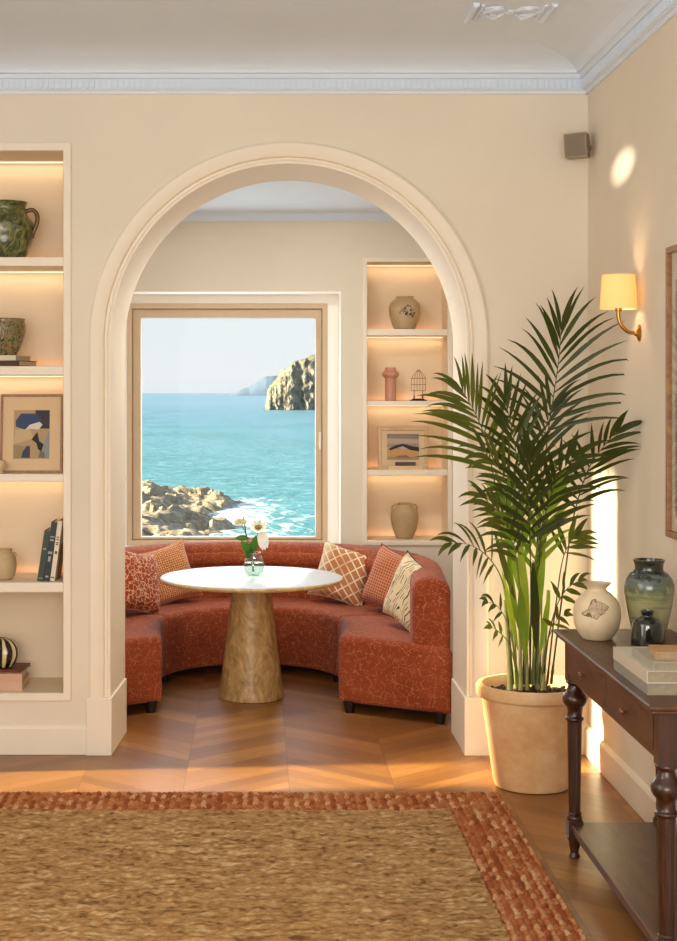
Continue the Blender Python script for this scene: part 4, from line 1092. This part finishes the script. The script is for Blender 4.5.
for X_ in (ax0 + LWD / 2, ax1 - LWD / 2):
    for Y_ in (ay0 + LWD / 2, ay1 - LWD / 2):
        bm = NB(); h = LWD / 2
        box(bm, X_ - h, X_ + h, Y_ - h, Y_ + h, az0 - .012, CT - .027)
        lathe(bm, legp, (X_, Y_, 0), 32)
        box(bm, X_ - h + .002, X_ + h - .002, Y_ - h + .002, Y_ + h - .002, .076, .076 + .058)
        zb0 = .134; sc_ = (az0 - .012 - zb0) / .524
        lathe(bm, [(r_, z_ * sc_) for r_, z_ in smoothprof(legp2, 3)], (X_, Y_, zb0), 64, flute=(.04, .35 * sc_, 12, .10))
        finish('leg', bm, M_MAHOGV, con, smooth=35, bevel=0)
bm = NB(); box(bm, ax0 + .012, ax1 - .012, ay0 + .012, ay1 - .012, SZ - .018, SZ); box(bm, ax0 + .016, ax0 + .03, ay0 + LWD, ay1 - LWD, SZ - .034, SZ - .017)
finish('shelf', bm, M_MAHOG, con, bevel=.004)

# pots on the console
vx, vy = (597 - VX) * 5.17 / F, 5.17
th = thing('round_vase', (vx, vy, CT), 'round cream stoneware vase with flared rim and scratched bird motif on the console', 'vase')
t = NT('cream_crackle_stoneware'); v = t.coord(); s = t.n('SeparateXYZ', {0: v}); n = t.noise(v, 34, 3, .55, 2.2); nb = t.noise(v, 9, 5, .6)
dz = t.math('DIVIDE', t.math('SUBTRACT', s.outputs[2], .108), .030); dx = t.math('DIVIDE', t.math('ADD', s.outputs[0], .018), .036)
q_ = t.math('ADD', t.math('ABSOLUTE', dx), t.math('ABSOLUTE', t.math('SUBTRACT', dz, t.math('MULTIPLY', dx, .35))))
q_ = t.math('ADD', q_, t.math('MULTIPLY', t.math('SUBTRACT', t.noise(v, 22, 2).outputs[0], .5), 3.2))
ins = t.math('MULTIPLY', t.math('LESS_THAN', q_, 1.05), t.math('LESS_THAN', s.outputs[1], 0.0))
ol = t.math('MULTIPLY', t.math('MULTIPLY', ins, t.math('GREATER_THAN', q_, .9)), 1.0)
mk = t.math('MAXIMUM', ol, t.math('MULTIPLY', ins, t.ramp(n.outputs[0], [(.46, .25), (.52, .9), (.58, .3)])))
c = t.mix(t.ramp(nb.outputs[0], [(.4, 0), (.65, .6)]), 'D9C6A4', 'B89E76'); c = t.mix(mk, c, '6E5230')
t.bsdf(color=c, rough=.6, normal=t.bump(t.math('SUBTRACT', nb.outputs[0], mk), .3, .004))
bm = NB(); lathe(bm, smoothprof([(.042, 0), (.052, .004), (.074, .04), (.081, .085), (.073, .125), (.050, .155), (.034, .167), (.034, .176), (.045, .188), (.050, .194)]) + [(.043, .194), (.030, .178), (.03, .165), (0, .15)], (vx, vy, CT), 56); finish('vase_body', bm, t.m, th, smooth=60)
vx, vy = (649 - VX) * 5.20 / F, 5.20
th = thing('tall_jar', (vx, vy, CT), 'tall olive green glazed jar with dark neck at the wall end of the console', 'vase')
t = NT('olive_drip_glaze'); v = t.coord(); s = t.n('SeparateXYZ', {0: v}); n = t.noise(t.n('Mapping', {'Vector': v, 'Scale': (16, 16, 9)}).outputs[0], 1, 5, .6, 1.2); n2 = t.noise(t.n('Mapping', {'Vector': v, 'Scale': (10, 10, 110)}).outputs[0], 1, 3)
hz = t.math('ADD', s.outputs[2], t.math('MULTIPLY', t.math('SUBTRACT', n.outputs[0], .5), .16))
c = t.ramp(t.math('DIVIDE', hz, .27), [(.3, 'A09A70'), (.55, '8A8A60'), (.68, '56624A'), (.78, '626A68'), (.86, '262A20'), (1, '2A281E')])
c = t.mix(t.ramp(n2.outputs[0], [(.5, 0), (.62, .35)]), c, '3A3A22')
t.bsdf(color=c, rough=.22, coat=.5, normal=t.bump(n2.outputs[0], .15, .003))
bm = NB(); lathe(bm, smoothprof([(.050, 0), (.056, .01), (.071, .075), (.084, .15), (.083, .192), (.064, .222), (.050, .232), (.049, .252), (.053, .262), (.054, .270)]) + [(.047, .270), (.043, .25), (.04, .2), (0, .18)], (vx, vy, CT), 56); finish('jar_body', bm, t.m, th, smooth=60)
vx, vy = (647.5 - VX) * 5.045 / F, 5.045
th = thing('small_dark_bottle', (vx, vy, CT), 'small squat black glazed bottle in front of the tall olive jar', 'bottle')
t = NT('black_gloss_glaze'); t.bsdf(color='0E140E', rough=.08, coat=1.0, coatr=.03)
bm = NB(); lathe(bm, smoothprof([(.052, 0), (.054, .006), (.051, .06), (.045, .080), (.026, .092), (.020, .098), (.022, .108), (.023, .116)]) + [(.017, .117), (.014, .10), (0, .09)], (vx, vy, CT), 48); finish('bottle_body', bm, t.m, th, smooth=60)
# books on the console (spines face the room)
PG = simple('greyed_pages', 'A89A80', .8, var=.2, scale=120)
def cbook(label, x0, y0, w, d, z, h, col, rot=0, pages=PG):
    M0 = Matrix.Rotation(R(rot), 3, 'Z'); c_ = V((x0, y0, 0)) + M0 @ V((w / 2, d / 2, 0))
    return slab_book('book', c_.x, c_.y, z, w, d, h, rot, cov(col, .4), label, pages=pages, spine='-x')
cbook('grey backed large book, lowest of the stack on the console', 1.092, 4.205, .30, .40, CT, .032, '8E8878')
cbook('cream large book, second from the bottom of the console stack', 1.090, 4.205, .30, .40, CT + .0325, .036, 'C9C0AC')
cbook('grey green book with pale spine, third up in the console stack', 1.108, 4.20, .27, .24, CT + .069, .024, 'A29C88')
cbook('tan covered book on the very top of the console stack', 1.125, 4.245, .25, .13, CT + .0935, .020, 'B88A58', -6)

# ================================================================ WALL SCONCE
sy, szz = 5.906, 1.882
sc = thing('wall_sconce', (XR, sy, szz), 'brass wall lamp with a warm glowing tapered shade', 'wall lamp')
M = Matrix.Translation((XR, sy, szz)) @ Matrix.Rotation(R(-90), 4, 'Y')
bm = NB(); lathe(bm, [(.026, 0), (.026, .004), (.018, .010), (.010, .014), (.008, .022), (0, .024)], (0, 0, 0), 28, M=M @ Matrix.Diagonal((1.3, 1, 1, 1))); finish('wall_plate', bm, M_BRASS, sc, smooth=50)
lx = (618.5 - VX) * sy / F
sb, stp = EH + (VY - 309) * sy / F, EH + (VY - 275) * sy / F
bm = NB(); tube(bm, smoothprof([V((XR - .012, sy, szz)), V((XR - .045, sy, szz + .004)), V((lx + .012, sy, szz + .03)), V((lx, sy, szz + .065)), V((lx, sy, sb + .03))], 6), .0075, 12); finish('curved_arm', bm, M_BRASS, sc, smooth=60)
bm = NB(); lathe(bm, [(.012, 0), (.014, .01), (.014, .045), (.01, .05)], (lx, sy, sb - .01), 20); finish('lamp_holder', bm, M_BRASS, sc, smooth=60)
bm = NB(); lathe(bm, [(0.002, 0), (.014, .01), (.018, .026), (.012, .042), (0, .05)], (lx, sy, sb + .038), 20); finish('light_bulb', bm, emis('warm_bulb', 'FFC070', 9), sc, smooth=60)
t = NT('linen_lamp_shade'); b = t.n('BsdfDiffuse', {'Color': lin('F2DEB0')}); tl = t.n('BsdfTranslucent', {'Color': lin('FFE0A0')}); em = t.n('Emission', {'Color': lin('FFD27A'), 'Strength': .26})
t.surf(t.n('AddShader', {0: t.n('MixShader', {0: .4, 1: b.outputs[0], 2: tl.outputs[0]}).outputs[0], 1: em.outputs[0]}))
bm = NB(); lathe(bm, [(.0725, 0), (.064, stp - sb)], (lx, sy, sb), 48, cap=False); lathe(bm, [(.071, 0), (.0625, stp - sb)], (lx, sy, sb), 48, cap=False); finish('lamp_shade', bm, t.m, sc, smooth=60)
L = bpy.data.lights.new('sconce_bulb_light', 'POINT'); L.energy = 9.0; L.color = (1, .74, .44); L.shadow_soft_size = .02
o = bpy.data.objects.new('sconce_bulb_light', L); COL.objects.link(o); o.location = (lx, sy, sb + .064)

# ================================================================ PICTURE ON RIGHT WALL
py1, py0, pz0, pz1 = 5.435, 4.55, 1.128, 2.172
wp = thing('wall_picture', (XR, (py0 + py1) / 2, pz0), 'large glazed picture in a thin oak frame on the right wall', 'picture')
bm = NB(); prism(bm, [(py0, pz0), (py1, pz0), (py1, pz1), (py0, pz1)], [[(py0 + .022, pz0 + .022), (py1 - .022, pz0 + .022), (py1 - .022, pz1 - .022), (py0 + .022, pz1 - .022)]], lambda p: (XR - .028, p[0], p[1]), lambda p: (XR - .002, p[0], p[1]))
finish('frame', bm, M_FRAMEW, wp, bevel=.002)
bm = NB(); box(bm, XR - .010, XR - .004, py0 + .022, py1 - .022, pz0 + .022, pz1 - .022); finish('mount', bm, simple('picture_mount', 'CFC6AE', .8), wp)
t = NT('green_botanical_print'); v = t.world(); n = t.noise(v, 7, 5, .6, 2.0)
t.bsdf(color=t.ramp(n.outputs[0], [(.35, '5E6A58'), (.5, '7E8A74'), (.62, '9AA08A'), (.72, 'B9B8A4')]), rough=.7)
bm = NB(); box(bm, XR - .0115, XR - .0095, py0 + .07, py1 - .07, pz0 + .08, pz1 - .12); finish('print', bm, t.m, wp)
t = NT('picture_glass'); t.surf(t.n('MixShader', {0: t.glassfac(1.3), 1: t.n('BsdfTransparent'), 2: t.n('BsdfGlossy', {'Roughness': .02})}))
bm = NB(); box(bm, XR - .019, XR - .0165, py0 + .018, py1 - .018, pz0 + .018, pz1 - .018); finish('glass', bm, t.m, wp)

# ================================================================ SPEAKER
sp0 = P(577, 146, 6.72)
th = thing('wall_speaker', (1.50, 6.74, sp0.z), 'small taupe wall speaker mounted high in the corner', 'speaker')
M = Matrix.Translation((sp0.x, sp0.y, sp0.z)) @ Matrix.Rotation(R(-20), 4, 'Z') @ Matrix.Rotation(R(4), 4, 'X') @ Matrix.Rotation(R(-3), 4, 'Y')
M_SPK = simple('taupe_plastic', '9C8E7A', .5, var=.03)
bm = NB(); box(bm, -.050, .050, -.055, .055, -.054, .054, M); finish('speaker_body', bm, M_SPK, th, bevel=.005)
bm = NB(); box(bm, -.044, .044, -.058, -.0545, -.048, .048, M); finish('speaker_grille', bm, simple('taupe_grille', '8A7D6A', .8, bumps=.9, bscale=400), th, bevel=.001)
bm = NB(); tube(bm, [V((sp0.x + .03, sp0.y + .03, sp0.z)), V((XR, 6.78, sp0.z))], .012, 12); finish('wall_bracket', bm, M_SPK, th, smooth=60)

# ================================================================ CEILING ORNAMENT
def cp(x, y): k_ = F / (VY - y) * (ZC - EH); return V(((x - VX) * k_ / F, k_, ZC))
ox0, ox1, oy0, oy1 = .86, 1.17, 5.90, 6.17
co_ = thing('ceiling_ornament', ((ox0 + ox1) / 2, (oy0 + oy1) / 2, ZC), 'raised white plaster scroll ornament on the ceiling', 'ceiling ornament')
for x_ in (ox0, ox1):
    bm = NB()
    tube(bm, [(x_, oy0, ZC - .004), (x_, oy1, ZC - .004)], .013, 10); tube(bm, [(x_ + (.03 if x_ == ox0 else -.03), oy0 + .02, ZC - .002), (x_ + (.03 if x_ == ox0 else -.03), oy1 - .02, ZC - .002)], .007, 8)
    finish('end_roll', bm, M_CEIL, co_, smooth=60)
bm = NB(); mx, my = (ox0 + ox1) / 2, (oy0 + oy1) / 2
for sg in (-1, 1):
    for ph in (-1, 1):
        tube(bm, [V((mx + sg * (.02 + .10 * i / 18), my + ph * (.02 + .055 * math.sin(i / 18 * PI * 1.3)), ZC - .003)) for i in range(19)], [.004 + .009 * math.sin(PI * i / 18) for i in range(19)], 8)
        tube(bm, [V((mx + sg * (.07 + (.035 * (1 - a / 8)) * math.cos(a)), my + ph * (.055 + .03 * (1 - a / 8) * math.sin(a)), ZC - .002)) for a in [i * .5 for i in range(14)]], .006, 7)
bmesh.ops.create_icosphere(bm, subdivisions=2, radius=.022, matrix=Matrix.Translation((mx, my, ZC)) @ Matrix.Diagonal((1, 1.6, .5, 1)))
finish('scrollwork', bm, M_CEIL, co_, smooth=60)

# ================================================================ LIGHT
def area(name, loc, target, sx, sy_, e, col, spread=None):
    L = bpy.data.lights.new(name, 'AREA'); L.shape = 'RECTANGLE'; L.size = sx; L.size_y = sy_; L.energy = e; L.color = col
    if spread: L.spread = R(spread)
    o = bpy.data.objects.new(name, L); COL.objects.link(o); o.location = loc
    o.rotation_euler = (V(target) - V(loc)).to_track_quat('-Z', 'Y').to_euler(); return o
sun = bpy.data.lights.new('low_sun', 'SUN'); sun.energy = SUN_E; sun.angle = R(2.2); sun.color = (1, .93, .66)
o = bpy.data.objects.new('low_sun', sun); COL.objects.link(o); o.location = (-8, 4, 6)
o.rotation_euler = V((1, .08, -.40)).to_track_quat('-Z', 'Y').to_euler()
area('rear_fill_light', (-.3, YB + .05, 1.7), (-.2, 6, 1.3), 3.0, 2.2, REAR_E, (1, .98, .94))  # added fill lamp at the unseen opening behind the camera
area('side_fill_light', (XL + .06, 3.4, 1.7), (0, 4.2, 1.2), 2.6, 2.2, SIDE_E, (1, .98, .94))  # added fill lamp against the solid left wall, no window there
area('alcove_fill_light', (.05, 7.75, AZ - .02), (.05, 7.9, 0), .5, .3, ALC_E, (1, .95, .88))  # added unseen lamp to brighten the alcove
L = area('alcove_window_fill', ((gx0 + gx1) / 2, GY + .06, (gz0 + gz1) / 2), ((gx0 + gx1) / 2, 6, 1.0), gx1 - gx0, gz1 - gz0, WIN_E, (.92, .96, 1))  # extra lamp outside the pane, added to boost the sky's daylight

S_ = bpy.data.lights.new('sun_patch_spot', 'SPOT'); S_.energy = 2200; S_.color = (1, .9, .74); S_.spot_size = R(2.6); S_.spot_blend = 1; S_.shadow_soft_size = .01  # added narrow spot that imitates a sun patch on the right wall
o = bpy.data.objects.new('sun_patch_spot', S_); COL.objects.link(o); o.location = (.2, 2.6, 2.76)
o.rotation_euler = (V((XR, 6.18, 2.58)) - V(o.location)).to_track_quat('-Z', 'Y').to_euler()
# world
w = bpy.data.worlds.new('hazy_sky'); SC.world = w; w.use_nodes = True; nt = w.node_tree; nt.nodes.clear()
tc = nt.nodes.new('ShaderNodeTexCoord'); sp = nt.nodes.new('ShaderNodeSeparateXYZ'); nt.links.new(tc.outputs['Generated'], sp.inputs[0])
rm = nt.nodes.new('ShaderNodeValToRGB'); cr = rm.color_ramp
for i, (p_, c_) in enumerate([(0, 'EAF0F3'), (.012, 'EEF3F5'), (.06, 'EAF2F7'), (.3, 'BCD6EE'), (1, '86B2DE')]):
    e = cr.elements[i] if i < 2 else cr.elements.new(p_)
    e.position = p_; e.color = lin(c_)
nt.links.new(sp.outputs[2], rm.inputs[0])
mpp = nt.nodes.new('ShaderNodeMapping'); mpp.inputs['Scale'].default_value = (4, 4, 26); nt.links.new(tc.outputs['Generated'], mpp.inputs[0])
nn = nt.nodes.new('ShaderNodeTexNoise'); nn.inputs['Scale'].default_value = 1.4; nn.inputs['Detail'].default_value = 5; nt.links.new(mpp.outputs[0], nn.inputs[0])
r2 = nt.nodes.new('ShaderNodeValToRGB'); r2.color_ramp.elements[0].position = .45; r2.color_ramp.elements[1].position = .75; nt.links.new(nn.outputs[0], r2.inputs[0])
mx_ = nt.nodes.new('ShaderNodeMix'); mx_.data_type = 'RGBA'; nt.links.new(r2.outputs[0], mx_.inputs[0]); nt.links.new(rm.outputs[0], mx_.inputs[6]); mx_.inputs[7].default_value = lin('F3F6F8')
bg = nt.nodes.new('ShaderNodeBackground'); bg.inputs[1].default_value = 1.0; nt.links.new(mx_.outputs[2], bg.inputs[0])
ow = nt.nodes.new('ShaderNodeOutputWorld'); nt.links.new(bg.outputs[0], ow.inputs[0])

# ================================================================ CAMERA
cd = bpy.data.cameras.new('camera'); cam = bpy.data.objects.new('camera', cd); COL.objects.link(cam)
cam.location = (0, 0, EH); cam.rotation_euler = (R(90), 0, 0)
cd.sensor_fit = 'HORIZONTAL'; cd.sensor_width = 36; cd.lens = F * 36 / 677
cd.shift_x = (338.5 - VX) / 677; cd.shift_y = -(470.5 - VY) / 677; cd.clip_start = .1; cd.clip_end = 20000
SC.camera = cam
SC.view_settings.view_transform = 'Standard'; SC.view_settings.look = 'None'; SC.view_settings.exposure = 0; SC.view_settings.gamma = 1
SC.view_settings.use_curve_mapping = False
SC.cycles.max_bounces = 10; SC.cycles.diffuse_bounces = 6; SC.cycles.glossy_bounces = 4; SC.cycles.transparent_max_bounces = 16
SC.cycles.sample_clamp_indirect = 6; SC.cycles.caustics_reflective = False; SC.cycles.caustics_refractive = False
